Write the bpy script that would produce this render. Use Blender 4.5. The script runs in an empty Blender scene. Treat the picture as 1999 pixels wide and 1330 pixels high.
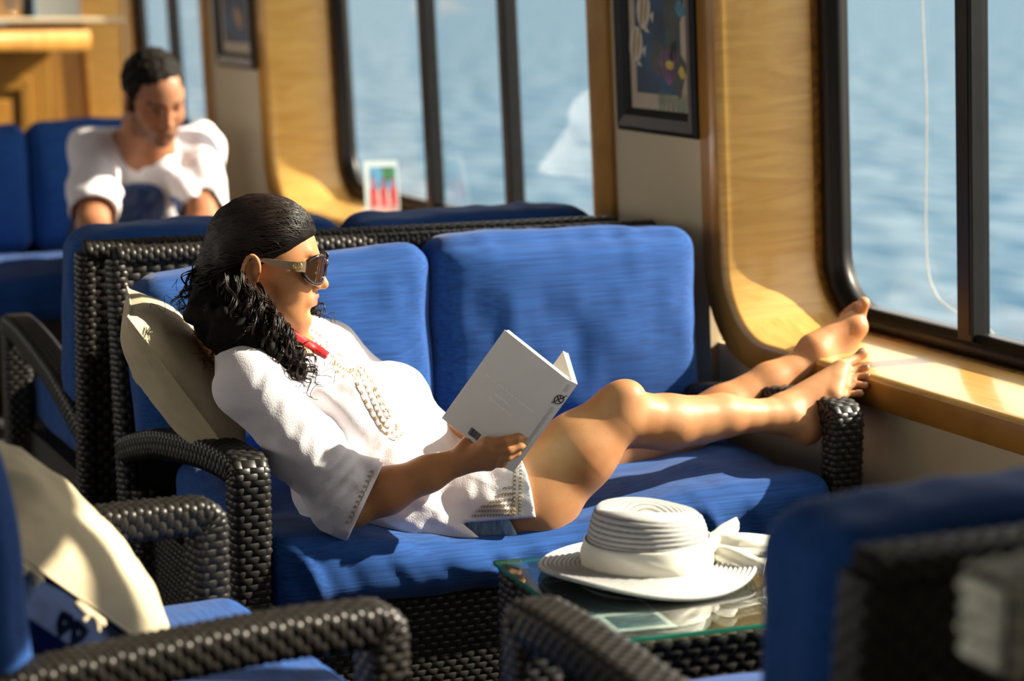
import bpy, bmesh, math, random
import numpy as np
from mathutils import Vector, Matrix
from mathutils.bvhtree import BVHTree

D = bpy.data
SC = bpy.context.scene
COL = SC.collection
random.seed(7)
RNG = np.random.default_rng(7)

# ------------------------------------------------------------------ camera, sky, sun, exposure
cam = D.cameras.new('camera')
cam.sensor_width = 36.0
cam.lens = 36.0 * 4270 / 1999
cam.clip_start = 0.05
cam.clip_end = 3000
camo = D.objects.new('camera', cam)
COL.objects.link(camo)
camo.location = (0, 0, 1.45)
camo.rotation_euler = (math.radians(90 - 9.3), 0, math.radians(-24))
cam.dof.use_dof = True
cam.dof.focus_distance = 3.98
cam.dof.aperture_fstop = 2.6
SC.camera = camo

world = D.worlds.new('sky')
SC.world = world
world.use_nodes = True
bg = world.node_tree.nodes['Background']
bg.inputs['Color'].default_value = (1.0, 0.95, 0.87, 1)
bg.inputs['Strength'].default_value = 2.2

sl = D.lights.new('sun', 'SUN')
sl.energy = 12.0
sl.color = (1.0, 0.86, 0.66)
sl.angle = math.radians(0.6)
suno = D.objects.new('sun', sl)
COL.objects.link(suno)
suno.location = (6, 0, 6)
SUN = Vector((-0.80, 0.20, -0.53))
suno.rotation_euler = SUN.to_track_quat('-Z', 'Y').to_euler()

vs = SC.view_settings
SC.display_settings.display_device = 'sRGB'
vs.view_transform = 'Standard'
vs.look = 'None'
vs.exposure = 0.42
vs.gamma = 1.0
vs.use_curve_mapping = False

# ------------------------------------------------------------------ materials
def _new(name):
    m = D.materials.new(name)
    m.use_nodes = True
    return m, m.node_tree, m.node_tree.nodes['Principled BSDF']

def setp(p, **k):
    for n, v in k.items():
        n = n.replace('_', ' ')
        if n in p.inputs:
            p.inputs[n].default_value = v

def plain(name, c, rough=0.6, spec=0.5, metal=0.0, noise=0.0, nscale=20, bump=0.0, bscale=200, **k):
    m, t, p = _new(name)
    setp(p, Base_Color=(*c, 1), Roughness=rough, Metallic=metal)
    p.inputs['Specular IOR Level'].default_value = spec
    setp(p, **k)
    tc = t.nodes.new('ShaderNodeTexCoord')
    if noise > 0:
        nz = t.nodes.new('ShaderNodeTexNoise'); nz.inputs['Scale'].default_value = nscale
        nz.inputs['Detail'].default_value = 4
        t.links.new(tc.outputs['Object'], nz.inputs['Vector'])
        r = t.nodes.new('ShaderNodeValToRGB')
        r.color_ramp.elements[0].position = 0.3; r.color_ramp.elements[1].position = 0.7
        r.color_ramp.elements[0].color = (*[x * (1 - noise) for x in c], 1)
        r.color_ramp.elements[1].color = (*[min(1, x * (1 + noise)) for x in c], 1)
        t.links.new(nz.outputs['Fac'], r.inputs['Fac'])
        t.links.new(r.outputs['Color'], p.inputs['Base Color'])
    if bump > 0:
        nb = t.nodes.new('ShaderNodeTexNoise'); nb.inputs['Scale'].default_value = bscale
        nb.inputs['Detail'].default_value = 3
        t.links.new(tc.outputs['Object'], nb.inputs['Vector'])
        b = t.nodes.new('ShaderNodeBump'); b.inputs['Strength'].default_value = bump
        b.inputs['Distance'].default_value = 0.003
        t.links.new(nb.outputs['Fac'], b.inputs['Height'])
        t.links.new(b.outputs['Normal'], p.inputs['Normal'])
    return m

def streaked(name, c1, c2, scale, rough, bump=0.15, sheen=0.0, wave=None, detail=3, lo=0.35, hi=0.65, coat=0.0):
    """noise stretched along one axis: woven stripes, wood grain"""
    m, t, p = _new(name)
    setp(p, Roughness=rough, Sheen_Weight=sheen, Sheen_Roughness=0.5, Coat_Weight=coat, Coat_Roughness=0.12)
    p.inputs['Specular IOR Level'].default_value = 0.3
    tc = t.nodes.new('ShaderNodeTexCoord')
    mp = t.nodes.new('ShaderNodeMapping'); mp.inputs['Scale'].default_value = scale
    t.links.new(tc.outputs['Object'], mp.inputs['Vector'])
    nz = t.nodes.new('ShaderNodeTexNoise'); nz.inputs['Scale'].default_value = 1.0
    nz.inputs['Detail'].default_value = detail
    if wave: nz.inputs['Distortion'].default_value = wave
    t.links.new(mp.outputs['Vector'], nz.inputs['Vector'])
    r = t.nodes.new('ShaderNodeValToRGB')
    r.color_ramp.elements[0].position = lo; r.color_ramp.elements[1].position = hi
    r.color_ramp.elements[0].color = (*c1, 1); r.color_ramp.elements[1].color = (*c2, 1)
    t.links.new(nz.outputs['Fac'], r.inputs['Fac'])
    t.links.new(r.outputs['Color'], p.inputs['Base Color'])
    if bump:
        b = t.nodes.new('ShaderNodeBump'); b.inputs['Strength'].default_value = bump
        b.inputs['Distance'].default_value = 0.002
        t.links.new(nz.outputs['Fac'], b.inputs['Height'])
        t.links.new(b.outputs['Normal'], p.inputs['Normal'])
    return m

M = {}
M['blue'] = streaked('blue_upholstery', (0.004, 0.042, 0.185), (0.009, 0.072, 0.285), (5, 120, 260), 0.9, 0.25, 0.08)
M['wicker'] = plain('espresso_wicker', (0.014, 0.012, 0.010), 0.42, 0.5, noise=0.35, nscale=60)
M['wicker_tan'] = plain('tabletop_wicker', (0.075, 0.052, 0.030), 0.4, 0.5, noise=0.3, nscale=60)
M['core'] = plain('wicker_core', (0.006, 0.005, 0.004), 0.7, 0.2)
M['wood'] = streaked('maple_veneer', (0.54, 0.30, 0.07), (0.68, 0.42, 0.12), (3.5, 5, 22), 0.30, 0.02, 0, wave=2.2, detail=5, lo=0.3, hi=0.7, coat=0.35)
M['woodh'] = streaked('maple_sill', (0.52, 0.28, 0.07), (0.68, 0.41, 0.125), (22, 3, 22), 0.28, 0.02, 0, wave=1.5, detail=5, lo=0.3, hi=0.7, coat=0.4)
M['woodedge'] = streaked('maple_edge', (0.36, 0.165, 0.028), (0.47, 0.23, 0.045), (30, 5, 5), 0.28, 0.02, 0, wave=1.0, coat=0.4)
M['wooddark'] = streaked('bar_wood', (0.22, 0.105, 0.016), (0.30, 0.15, 0.026), (6, 6, 1.2), 0.35, 0.02, 0, wave=1.0)
M['cream'] = plain('cream_panel', (0.58, 0.49, 0.33), 0.6, 0.3, noise=0.04, nscale=4)
M['ceil'] = plain('ceiling_cream', (0.42, 0.38, 0.32), 0.8, 0.2, noise=0.03, nscale=3)
M['carpet'] = plain('dark_carpet', (0.05, 0.045, 0.05), 0.95, 0.1, noise=0.3, nscale=90, bump=0.5, bscale=400)
M['black'] = plain('black_rubber', (0.007, 0.006, 0.005), 0.4, 0.25, noise=0.2, nscale=12)
M['blackframe'] = plain('black_frame_lacquer', (0.006, 0.006, 0.008), 0.4, 0.25, noise=0.2, nscale=12)
M['sealant'] = plain('brown_sealant', (0.20, 0.10, 0.02), 0.6, 0.3, noise=0.5, nscale=60, bump=0.6, bscale=60)
M['linen'] = plain('taupe_linen', (0.54, 0.46, 0.31), 0.9, 0.2, noise=0.06, nscale=40, bump=0.35, bscale=500)
M['white'] = plain('white_cotton', (0.78, 0.74, 0.775), 0.85, 0.2, noise=0.02, nscale=60, bump=0.3, bscale=380, Sheen_Weight=0.1)
M['ivory'] = plain('ivory_ribbon', (0.80, 0.78, 0.68), 0.5, 0.4, noise=0.03, nscale=30)
M['straw'] = plain('white_paper_straw', (0.55, 0.54, 0.53), 0.85, 0.3, noise=0.05, nscale=120, bump=0.4, bscale=700)
M['groove'] = plain('straw_groove_shade', (0.30, 0.29, 0.28), 0.9, 0.1, noise=0.2, nscale=120)  # shade in the hat's ring grooves, put into a darker colour
M['gold'] = plain('gold_thread', (0.38, 0.24, 0.06), 0.45, 0.6, noise=0.3, nscale=300)
M['goldmetal'] = plain('gold_metal', (0.75, 0.55, 0.22), 0.25, 0.5, metal=1.0, noise=0.05)
M['red'] = plain('red_ribbon_trim', (0.72, 0.012, 0.018), 0.5, 0.4, noise=0.1, nscale=200)
M['denim'] = streaked('light_denim', (0.10, 0.17, 0.27), (0.20, 0.30, 0.41), (300, 300, 40), 0.9, 0.3)
M['denimhem'] = streaked('denim_hem', (0.15, 0.23, 0.33), (0.30, 0.40, 0.50), (300, 300, 40), 0.9, 0.3)
M['hair'] = streaked('dark_brown_hair', (0.007, 0.0035, 0.0025), (0.022, 0.010, 0.006), (60, 300, 300), 0.42, 0.3)
M['hair'].node_tree.nodes['Principled BSDF'].inputs['Specular IOR Level'].default_value = 0.45
M['hairman'] = plain('short_dark_hair', (0.010, 0.007, 0.005), 0.7, 0.15, noise=0.4, nscale=150, bump=0.8, bscale=260)
M['hairbase'] = plain('hair_base', (0.006, 0.0035, 0.0028), 0.75, 0.12, noise=0.4, nscale=90)
M['tortoise'] = plain('tortoiseshell', (0.018, 0.009, 0.006), 0.12, 0.6, noise=0.6, nscale=70)
M['temple'] = plain('champagne_temple', (0.34, 0.25, 0.17), 0.3, 0.5, metal=0.3, noise=0.05)
M['cover'] = plain('grey_book_cover', (0.75, 0.75, 0.74), 0.35, 0.4, noise=0.02)
M['spine'] = plain('white_book_spine', (0.76, 0.76, 0.77), 0.4, 0.4, noise=0.02)
M['page'] = plain('book_pages', (0.80, 0.77, 0.68), 0.8, 0.2, noise=0.05, nscale=300)
M['print'] = plain('white_print', (0.97, 0.97, 0.97), 0.5, 0.3, noise=0.02)
M['ink'] = plain('black_ink', (0.015, 0.015, 0.02), 0.5, 0.3, noise=0.05)
M['coverblue'] = plain('pale_blue_cover', (0.38, 0.62, 0.66), 0.35, 0.4, noise=0.1, nscale=30)
M['nail'] = plain('toe_nail', (0.62, 0.36, 0.28), 0.25, 0.5, noise=0.05)
M['steel'] = plain('brushed_metal', (0.6, 0.6, 0.6), 0.3, 0.5, metal=1.0, noise=0.05)

def skin_mat(name, c, mouth=None):
    m, t, p = _new(name)
    setp(p, Roughness=0.48, Subsurface_Weight=0.12, Subsurface_Scale=0.012)
    p.inputs['Subsurface Radius'].default_value = (1.0, 0.35, 0.2)
    p.inputs['Specular IOR Level'].default_value = 0.3
    tc = t.nodes.new('ShaderNodeTexCoord')
    def mixc(fac_out, a_out, col):
        mx = t.nodes.new('ShaderNodeMix'); mx.data_type = 'RGBA'
        t.links.new(fac_out, mx.inputs[0]); t.links.new(a_out, mx.inputs[6])
        mx.inputs[7].default_value = (*col, 1)
        return mx.outputs[2]
    def noise(scale, lo, hi, detail=2):
        nz = t.nodes.new('ShaderNodeTexNoise'); nz.inputs['Scale'].default_value = scale
        nz.inputs['Detail'].default_value = detail
        t.links.new(tc.outputs['Object'], nz.inputs['Vector'])
        mr = t.nodes.new('ShaderNodeMapRange')
        mr.inputs[1].default_value = lo; mr.inputs[2].default_value = hi
        t.links.new(nz.outputs['Fac'], mr.inputs[0])
        return mr.outputs[0], nz
    base = t.nodes.new('ShaderNodeRGB'); base.outputs[0].default_value = (*c, 1)
    f1, _ = noise(18, 0.35, 0.75)
    o = mixc(f1, base.outputs[0], (c[0] * 0.86, c[1] * 0.72, c[2] * 0.62))
    f2, nzf = noise(330, 0.64, 0.78, 1)               # freckles
    o = mixc(f2, o, (c[0] * 0.78, c[1] * 0.68, c[2] * 0.60))
    at = t.nodes.new('ShaderNodeAttribute'); at.attribute_name = 'lips'
    o = mixc(at.outputs['Fac'], o, (0.48, 0.15, 0.13))
    at2 = t.nodes.new('ShaderNodeAttribute'); at2.attribute_name = 'stubble'
    o = mixc(at2.outputs['Fac'], o, (0.05, 0.03, 0.022))
    t.links.new(o, p.inputs['Base Color'])
    nb = t.nodes.new('ShaderNodeTexNoise'); nb.inputs['Scale'].default_value = 420
    t.links.new(tc.outputs['Object'], nb.inputs['Vector'])
    b = t.nodes.new('ShaderNodeBump'); b.inputs['Strength'].default_value = 0.12; b.inputs['Distance'].default_value = 0.001
    t.links.new(nb.outputs['Fac'], b.inputs['Height']); t.links.new(b.outputs['Normal'], p.inputs['Normal'])
    return m
M['skin'] = skin_mat('tanned_skin', (0.52, 0.255, 0.115))
M['skinman'] = skin_mat('ruddy_skin', (0.42, 0.19, 0.10))

def glass_mat(name, tint, refl=1.0):
    m = D.materials.new(name); m.use_nodes = True
    t = m.node_tree; t.nodes.clear()
    out = t.nodes.new('ShaderNodeOutputMaterial')
    tr = t.nodes.new('ShaderNodeBsdfTransparent'); tr.inputs[0].default_value = (*tint, 1)
    gl = t.nodes.new('ShaderNodeBsdfGlossy'); gl.inputs['Roughness'].default_value = 0.01
    fr = t.nodes.new('ShaderNodeLayerWeight'); fr.inputs['Blend'].default_value = 0.5
    pw = t.nodes.new('ShaderNodeMath'); pw.operation = 'POWER'; pw.inputs[1].default_value = 4.0
    mu = t.nodes.new('ShaderNodeMath'); mu.operation = 'MULTIPLY_ADD'; mu.inputs[1].default_value = 0.9 * refl; mu.inputs[2].default_value = 0.045 * refl
    t.links.new(fr.outputs['Facing'], pw.inputs[0])
    mx = t.nodes.new('ShaderNodeMixShader')
    t.links.new(pw.outputs[0], mu.inputs[0]); t.links.new(mu.outputs[0], mx.inputs[0])
    t.links.new(tr.outputs[0], mx.inputs[1]); t.links.new(gl.outputs[0], mx.inputs[2])
    t.links.new(mx.outputs[0], out.inputs[0])
    return m
M['glass'] = glass_mat('window_glass', (0.95, 0.97, 0.98), 0.5)
M['tableglass'] = glass_mat('table_glass', (0.86, 0.93, 0.90), 1.3)
M['glassedge'] = plain('green_glass_edge', (0.02, 0.22, 0.15), 0.08, 0.7, noise=0.1, nscale=30)
M['lens'] = plain('brown_lens', (0.030, 0.014, 0.008), 0.05, 0.8, noise=0.1, nscale=10)

def sea_mat():
    m, t, p = _new('sea_water')
    setp(p, Roughness=0.5)
    p.inputs['Specular IOR Level'].default_value = 0.0
    tc = t.nodes.new('ShaderNodeTexCoord')
    mp = t.nodes.new('ShaderNodeMapping'); mp.inputs['Scale'].default_value = (1.3, 0.5, 1)
    mp.inputs['Rotation'].default_value = (0, 0, 0.5)
    t.links.new(tc.outputs['Object'], mp.inputs['Vector'])
    nz = t.nodes.new('ShaderNodeTexNoise'); nz.inputs['Scale'].default_value = 0.75; nz.inputs['Detail'].default_value = 6
    t.links.new(mp.outputs['Vector'], nz.inputs['Vector'])
    r = t.nodes.new('ShaderNodeValToRGB')
    r.color_ramp.elements[0].position = 0.42; r.color_ramp.elements[1].position = 0.58
    r.color_ramp.elements[0].color = (0.038, 0.078, 0.120, 1); r.color_ramp.elements[1].color = (0.108, 0.152, 0.190, 1)
    t.links.new(nz.outputs['Fac'], r.inputs['Fac']); t.links.new(r.outputs['Color'], p.inputs['Base Color'])
    b = t.nodes.new('ShaderNodeBump'); b.inputs['Strength'].default_value = 0.6; b.inputs['Distance'].default_value = 0.5
    t.links.new(nz.outputs['Fac'], b.inputs['Height']); t.links.new(b.outputs['Normal'], p.inputs['Normal'])
    return m
M['sea'] = sea_mat()

# ------------------------------------------------------------------ object helpers
def tag(o, label=None, cat=None, group=None, kind=None):
    if label: o['label'] = label
    if cat: o['category'] = cat
    if group: o['group'] = group
    if kind: o['kind'] = kind
    return o

def empty(name, loc=(0, 0, 0), rot=(0, 0, 0), **k):
    o = D.objects.new(name, None); COL.objects.link(o)
    o.location = loc; o.rotation_euler = rot; o.empty_display_size = 0.1
    return tag(o, **k)

def mesh_obj(name, V, Fq, mat, parent=None, smooth=True, **k):
    """V (n,3) array, Fq list/array of faces; arrays of constant width are fast"""
    me = D.meshes.new(name)
    if isinstance(Fq, np.ndarray):
        n = len(Fq); w = Fq.shape[1]
        me.vertices.add(len(V)); me.vertices.foreach_set('co', np.asarray(V, dtype=np.float32).ravel())
        me.loops.add(n * w); me.loops.foreach_set('vertex_index', Fq.astype(np.int32).ravel())
        me.polygons.add(n); me.polygons.foreach_set('loop_start', np.arange(0, n * w, w, dtype=np.int32))
        me.update(calc_edges=True); me.validate()
    else:
        me.from_pydata([tuple(v) for v in V], [], Fq); me.update()
    if smooth:
        me.polygons.foreach_set('use_smooth', np.ones(len(me.polygons), dtype=bool))
    me.materials.append(mat)
    o = D.objects.new(name, me); COL.objects.link(o)
    if parent is not None: o.parent = parent
    return tag(o, **k)

class MB:
    """collects pieces with numpy vertices and quads/tris"""
    def __init__(s): s.V = []; s.F = []; s.n = 0
    def add(s, V, F):
        s.V.append(np.asarray(V, float)); s.F += [tuple(int(i) + s.n for i in f) for f in F]; s.n += len(V)
        return s
    def box(s, lo, hi, bev=0.0):
        lo = np.array(lo, float); hi = np.array(hi, float)
        if bev <= 0:
            V = [(x, y, z) for x in (lo[0], hi[0]) for y in (lo[1], hi[1]) for z in (lo[2], hi[2])]
            return s.add(V, [(0, 1, 3, 2), (4, 6, 7, 5), (0, 4, 5, 1), (2, 3, 7, 6), (0, 2, 6, 4), (1, 5, 7, 3)])
        bm = bmesh.new(); bmesh.ops.create_cube(bm, size=1)
        for v in bm.verts: v.co = Vector((lo + hi) / 2) + Vector([v.co[i] * (hi[i] - lo[i]) for i in range(3)])
        bmesh.ops.bevel(bm, geom=list(bm.edges), offset=bev, segments=2, affect='EDGES', profile=0.5)
        bm.verts.index_update()
        s.add([tuple(v.co) for v in bm.verts], [[v.index for v in f.verts] for f in bm.faces]); bm.free()
        return s
    def tube(s, P, r, n=8, closed=False, cap=True):
        V, F = tube(P, r, n, closed, cap); return s.add(V, F)
    def prism(s, poly, z0, z1):
        """poly in xy, extruded in z"""
        n = len(poly)
        V = [(x, y, z0) for x, y in poly] + [(x, y, z1) for x, y in poly]
        return s.add(V, [tuple(range(n))[::-1], tuple(range(n, 2 * n))] + [(i, (i + 1) % n, n + (i + 1) % n, n + i) for i in range(n)])
    def map(s, f):
        s.V = [np.array([f(*v) for v in np.vstack(s.V)])]; return s
    def build(s, name, mat, parent=None, smooth=False, **k):
        return mesh_obj(name, np.vstack(s.V), s.F, mat, parent, smooth, **k)

def tube(P, r, n=8, closed=False, cap=True):
    P = np.asarray(P, float); m = len(P)
    R = np.broadcast_to(np.asarray(r, float), (m,))
    T = (np.roll(P, -1, 0) - np.roll(P, 1, 0)) if closed else np.gradient(P, axis=0)
    T /= np.linalg.norm(T, axis=1)[:, None] + 1e-12
    a = np.array([0, 0, 1.0]) if abs(T[0][2]) < 0.9 else np.array([1.0, 0, 0])
    N = np.zeros_like(P); u = np.cross(T[0], a); u /= np.linalg.norm(u)
    for i in range(m):
        u = u - T[i] * (u @ T[i]); u /= np.linalg.norm(u) + 1e-12; N[i] = u
    B = np.cross(T, N)
    th = np.arange(n) * 2 * np.pi / n
    V = (P[:, None] + R[:, None, None] * (np.cos(th)[None, :, None] * N[:, None] + np.sin(th)[None, :, None] * B[:, None])).reshape(-1, 3)
    F = []
    for i in range(m if closed else m - 1):
        j = (i + 1) % m
        for q in range(n): F.append((i * n + q, i * n + (q + 1) % n, j * n + (q + 1) % n, j * n + q))
    if cap and not closed:
        F.append(tuple(range(n))[::-1]); F.append(tuple((m - 1) * n + q for q in range(n)))
    return V, F

def catmull(P, n=12, closed=False):
    P = np.asarray(P, float); m = len(P); out = []
    for i in range(m if closed else m - 1):
        if closed: p0, p1, p2, p3 = P[(i - 1) % m], P[i], P[(i + 1) % m], P[(i + 2) % m]
        else: p0, p1, p2, p3 = P[max(i - 1, 0)], P[i], P[i + 1], P[min(i + 2, m - 1)]
        for t in np.arange(n) / n:
            out.append(0.5 * (2 * p1 + (p2 - p0) * t + (2 * p0 - 5 * p1 + 4 * p2 - p3) * t * t + (3 * p1 - p0 - 3 * p2 + p3) * t ** 3))
    if not closed: out.append(P[-1])
    return np.array(out)

def resample(P, step):
    P = np.asarray(P, float)
    L = np.r_[0, np.cumsum(np.linalg.norm(np.diff(P, axis=0), axis=1))]
    n = max(2, int(round(L[-1] / step)) + 1)
    q = np.linspace(0, L[-1], n)
    return np.stack([np.interp(q, L, P[:, i]) for i in range(3)], 1)

def lathe(profile, n=48, center=(0, 0, 0)):
    prof = np.asarray(profile, float); m = len(prof)
    th = np.arange(n) * 2 * np.pi / n
    V = np.stack([prof[:, 0][:, None] * np.cos(th), prof[:, 0][:, None] * np.sin(th), np.repeat(prof[:, 1][:, None], n, 1)], -1).reshape(-1, 3) + np.array(center)
    i, q = np.meshgrid(np.arange(m - 1), np.arange(n), indexing='ij')
    F = np.stack([i * n + q, i * n + (q + 1) % n, (i + 1) * n + (q + 1) % n, (i + 1) * n + q], -1).reshape(-1, 4)
    return V, F

# cheap smooth value noise on arrays
_NG = RNG.standard_normal((24, 24, 24))
def vnoise(P):
    P = np.asarray(P, float); i = np.floor(P).astype(int); f = P - i; f = f * f * (3 - 2 * f)
    def g(a, b, c): return _NG[(i[..., 0] + a) % 24, (i[..., 1] + b) % 24, (i[..., 2] + c) % 24]
    x, y, z = f[..., 0], f[..., 1], f[..., 2]
    return ((g(0,0,0)*(1-x)+g(1,0,0)*x)*(1-y)+(g(0,1,0)*(1-x)+g(1,1,0)*x)*y)*(1-z) + ((g(0,0,1)*(1-x)+g(1,0,1)*x)*(1-y)+(g(0,1,1)*(1-x)+g(1,1,1)*x)*y)*z

# ------------------------------------------------------------------ wicker
def bumps(Pf, rows, cols_fn, hgt):
    """Pf(u,v)->(pos, normal); one domed patch per (u0,u1,v0,v1) in list rows"""
    R = np.array(rows)                                   # (n,4)
    tu = np.array([0.02, 0.25, 0.5, 0.75, 0.98]); tv = np.array([0.03, 0.5, 0.97])
    hu = np.array([-0.25, 0.78, 1.0, 0.78, -0.25]); hv = np.array([0.1, 1.0, 0.1])
    u = R[:, 0, None, None] + (R[:, 1] - R[:, 0])[:, None, None] * tu[None, :, None] + 0 * tv[None, None, :]
    v = R[:, 2, None, None] + (R[:, 3] - R[:, 2])[:, None, None] * tv[None, None, :] + 0 * tu[None, :, None]
    h = hgt * hu[None, :, None] * hv[None, None, :] + 0 * u
    h = np.where(hu[None, :, None] < 0, hgt * hu[None, :, None], h)
    pos, nor = Pf(u.ravel(), v.ravel())
    V = pos + nor * h.ravel()[:, None]
    n = len(R); base = np.arange(n)[:, None, None] * 15
    i, j = np.meshgrid(np.arange(4), np.arange(2), indexing='ij')
    q = np.stack([i * 3 + j, (i + 1) * 3 + j, (i + 1) * 3 + j + 1, i * 3 + j + 1], -1).reshape(1, 8, 4)
    F = (base + q).reshape(-1, 4)
    return V, F

PU, PV = 0.025, 0.0125
def weave_panel(O, U, W, lu, lv, pu=PU, pv=PV, h=0.0035):
    """flat woven panel: origin O, unit directions U (strand direction) and W (row direction)"""
    O = np.array(O, float); U = np.array(U, float); W = np.array(W, float); N = np.cross(U, W)
    nr = max(1, int(round(lv / pv))); nc = max(1, int(round(lu / pu))); pv = lv / nr; pu = lu / nc
    rows = []
    for r in range(nr):
        off = 0 if r % 2 == 0 else -0.5
        for c in range(nc + (1 if off else 0)):
            a = max(0, (c + off) * pu); b = min(lu, (c + off + 1) * pu)
            rows.append((a, b, r * pv, (r + 1) * pv))
    return bumps(lambda u, v: (O + u[:, None] * U + v[:, None] * W, np.broadcast_to(N, (len(u), 3))), rows, None, h)

def weave_member(P, side, w, d, rad=0.011, pu=PU, pv=PV, h=0.0035, s0=0.0):
    """woven rounded-rectangle bar along path P; side = constant vector across the width w"""
    P = resample(P, 0.002)                                # rows keep their pitch on the outside of a bend
    T = np.gradient(P, axis=0); T /= np.linalg.norm(T, axis=1)[:, None]
    N0 = np.cross(T, np.broadcast_to(np.array(side, float), P.shape)) * d / 2
    LL = np.maximum.reduce([np.linalg.norm(np.diff(P + q * N0, axis=0), axis=1) for q in (-1, 0, 1)]); LL = np.r_[0, np.cumsum(LL)]
    qn = np.linspace(0, LL[-1], max(2, int(round(LL[-1] / pv)) + 1))
    P = np.stack([np.interp(qn, LL, P[:, i]) for i in range(3)], 1); m = len(P)
    T = np.gradient(P, axis=0); T /= np.linalg.norm(T, axis=1)[:, None]
    S = np.broadcast_to(np.array(side, float), P.shape).copy()
    S -= T * np.sum(S * T, 1)[:, None]; S /= np.linalg.norm(S, axis=1)[:, None]
    N = np.cross(T, S)
    # perimeter of the rounded rectangle
    pts = []; nor = []
    for cx, cy, a0 in ((w/2-rad, d/2-rad, 0), (-w/2+rad, d/2-rad, 90), (-w/2+rad, -d/2+rad, 180), (w/2-rad, -d/2+rad, 270)):
        for a in (0, 45, 90):
            t = math.radians(a0 + a); pts.append((cx + rad * math.cos(t), cy + rad * math.sin(t))); nor.append((math.cos(t), math.sin(t)))
    pts = np.array(pts); nor = np.array(nor)
    seg = np.linalg.norm(np.roll(pts, -1, 0) - pts, axis=1); L = np.r_[0, np.cumsum(seg)]; PL = L[-1]
    ptsc = np.vstack([pts, pts[:1]]); norc = np.vstack([nor, nor[:1]])
    nc = int(round(PL / pu)); pu = PL / nc
    rows = []
    for r in range(m - 1):
        off = 0.0 if r % 2 == 0 else 0.5
        for c in range(nc): rows.append(((c + off) * pu, (c + off + 1) * pu, r, r + 1))
    idx = np.arange(m)
    def Pf(u, v):
        u = (u + s0) % PL
        a = np.interp(u, L, ptsc[:, 0]); b = np.interp(u, L, ptsc[:, 1])
        na = np.interp(u, L, norc[:, 0]); nb = np.interp(u, L, norc[:, 1]); q = np.sqrt(na**2 + nb**2) + 1e-9
        f = lambda A: np.stack([np.interp(v, idx, A[:, k]) for k in range(3)], 1)
        c, s, n = f(P), f(S), f(N)
        return c + s * a[:, None] + n * b[:, None], s * (na / q)[:, None] + n * (nb / q)[:, None]
    V, F = bumps(Pf, rows, None, h)
    k = 0.0008                                            # core, a hair inside the weave
    core = (P[:, None] + S[:, None] * (pts[None, :, 0:1] * (1 - 2*k/w)) + N[:, None] * (pts[None, :, 1:2] * (1 - 2*k/d))).reshape(-1, 3)
    n = len(pts); i, q = np.meshgrid(np.arange(m - 1), np.arange(n), indexing='ij')
    CF = np.stack([i * n + q, i * n + (q + 1) % n, (i + 1) * n + (q + 1) % n, (i + 1) * n + q], -1).reshape(-1, 4).tolist()
    CF += [tuple(range(n))[::-1], tuple((m - 1) * n + q for q in range(n))]
    return V, F, core, CF

def joinvf(lst):
    V = []; F = []; n = 0
    for v, f in lst: V.append(v); F.append(np.asarray(f) + n); n += len(v)
    return np.vstack(V), np.vstack(F)

def member_part(name, parent, P, side, w, d, mat=None, **k):
    V, F, C, CF = weave_member(P, side, w, d, **k)
    o = mesh_obj(name, C, CF, M['core'], parent, True)
    mesh_obj('wicker_weave', V, F, mat or M['wicker'], o, True, kind='stuff')
    return o

# ------------------------------------------------------------------ cushions
def cushion_mesh(size, r, n=(36, 14, 36), bulge=(0.0, 0.02, 0.0), wr=0.004, seed=0, fn=None):
    """rounded box centred on the origin, faces puffed out, wrinkled"""
    hx, hy, hz = [s / 2 for s in size]; H = np.array([hx, hy, hz])
    V = []; F = []; key = {}
    def grid(ax, sgn):
        a, b = [(1, 2), (2, 0), (0, 1)][ax]
        na, nb = n[a], n[b]
        ids = np.zeros((na + 1, nb + 1), int)
        for i in range(na + 1):
            for j in range(nb + 1):
                c = [0, 0, 0]; c[ax] = n[ax] if sgn > 0 else 0; c[a] = i; c[b] = j
                c = tuple(c)
                if c not in key:
                    key[c] = len(V); V.append([(2.0 * c[k] / n[k] - 1) for k in range(3)])
                ids[i, j] = key[c]
        for i in range(na):
            for j in range(nb):
                q = (ids[i, j], ids[i + 1, j], ids[i + 1, j + 1], ids[i, j + 1])
                F.append(q if sgn > 0 else q[::-1])
    for ax in range(3):
        grid(ax, 1); grid(ax, -1)
    U = np.array(V)
    P = U * H
    inner = np.clip(P, -(H - r), H - r); dlt = P - inner
    ln = np.linalg.norm(dlt, axis=1)[:, None] + 1e-9
    P = inner + dlt / ln * r
    nrm = dlt / ln
    W = 1 - np.abs(U) ** 3
    for ax in range(3):
        a, b = [(1, 2), (2, 0), (0, 1)][ax]
        P[:, ax] += np.sign(U[:, ax]) * np.abs(U[:, ax]) ** 2 * bulge[ax] * W[:, a] * W[:, b]
    so = seed * 3.7
    wv = vnoise(P * np.array([9, 9, 7]) + so) * 1.0 + vnoise(P * np.array([26, 20, 14]) + so + 5) * 0.45
    edge = np.max(np.abs(U), axis=1) ** 4
    P += nrm * (wr * wv * (0.5 + 0.6 * edge))[:, None]
    if fn is not None: P = fn(P, U)
    return P, np.array(F)

# ------------------------------------------------------------------ the cabin
WO = (2.45, 0, 0.65); WR = (0, -0.05, 0)      # the hull side leans in; local axes: u outward, Y along, v up
def wall_obj(name, mb, mat, parent=None, smooth=False, **k):
    o = mb.build(name, mat, parent, smooth, **k)
    if parent is None: o.location = WO; o.rotation_euler = WR
    return o
mesh = MB(); mesh.box((-3.0, -2.0, -0.06), (2.75, 11.5, 0.0)); mesh.build('floor', M['carpet'], kind='structure')
mesh = MB(); mesh.box((-3.0, -2.0, 2.28), (2.62, 11.5, 2.36)); mesh.build('ceiling', M['ceil'], kind='structure')

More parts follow.
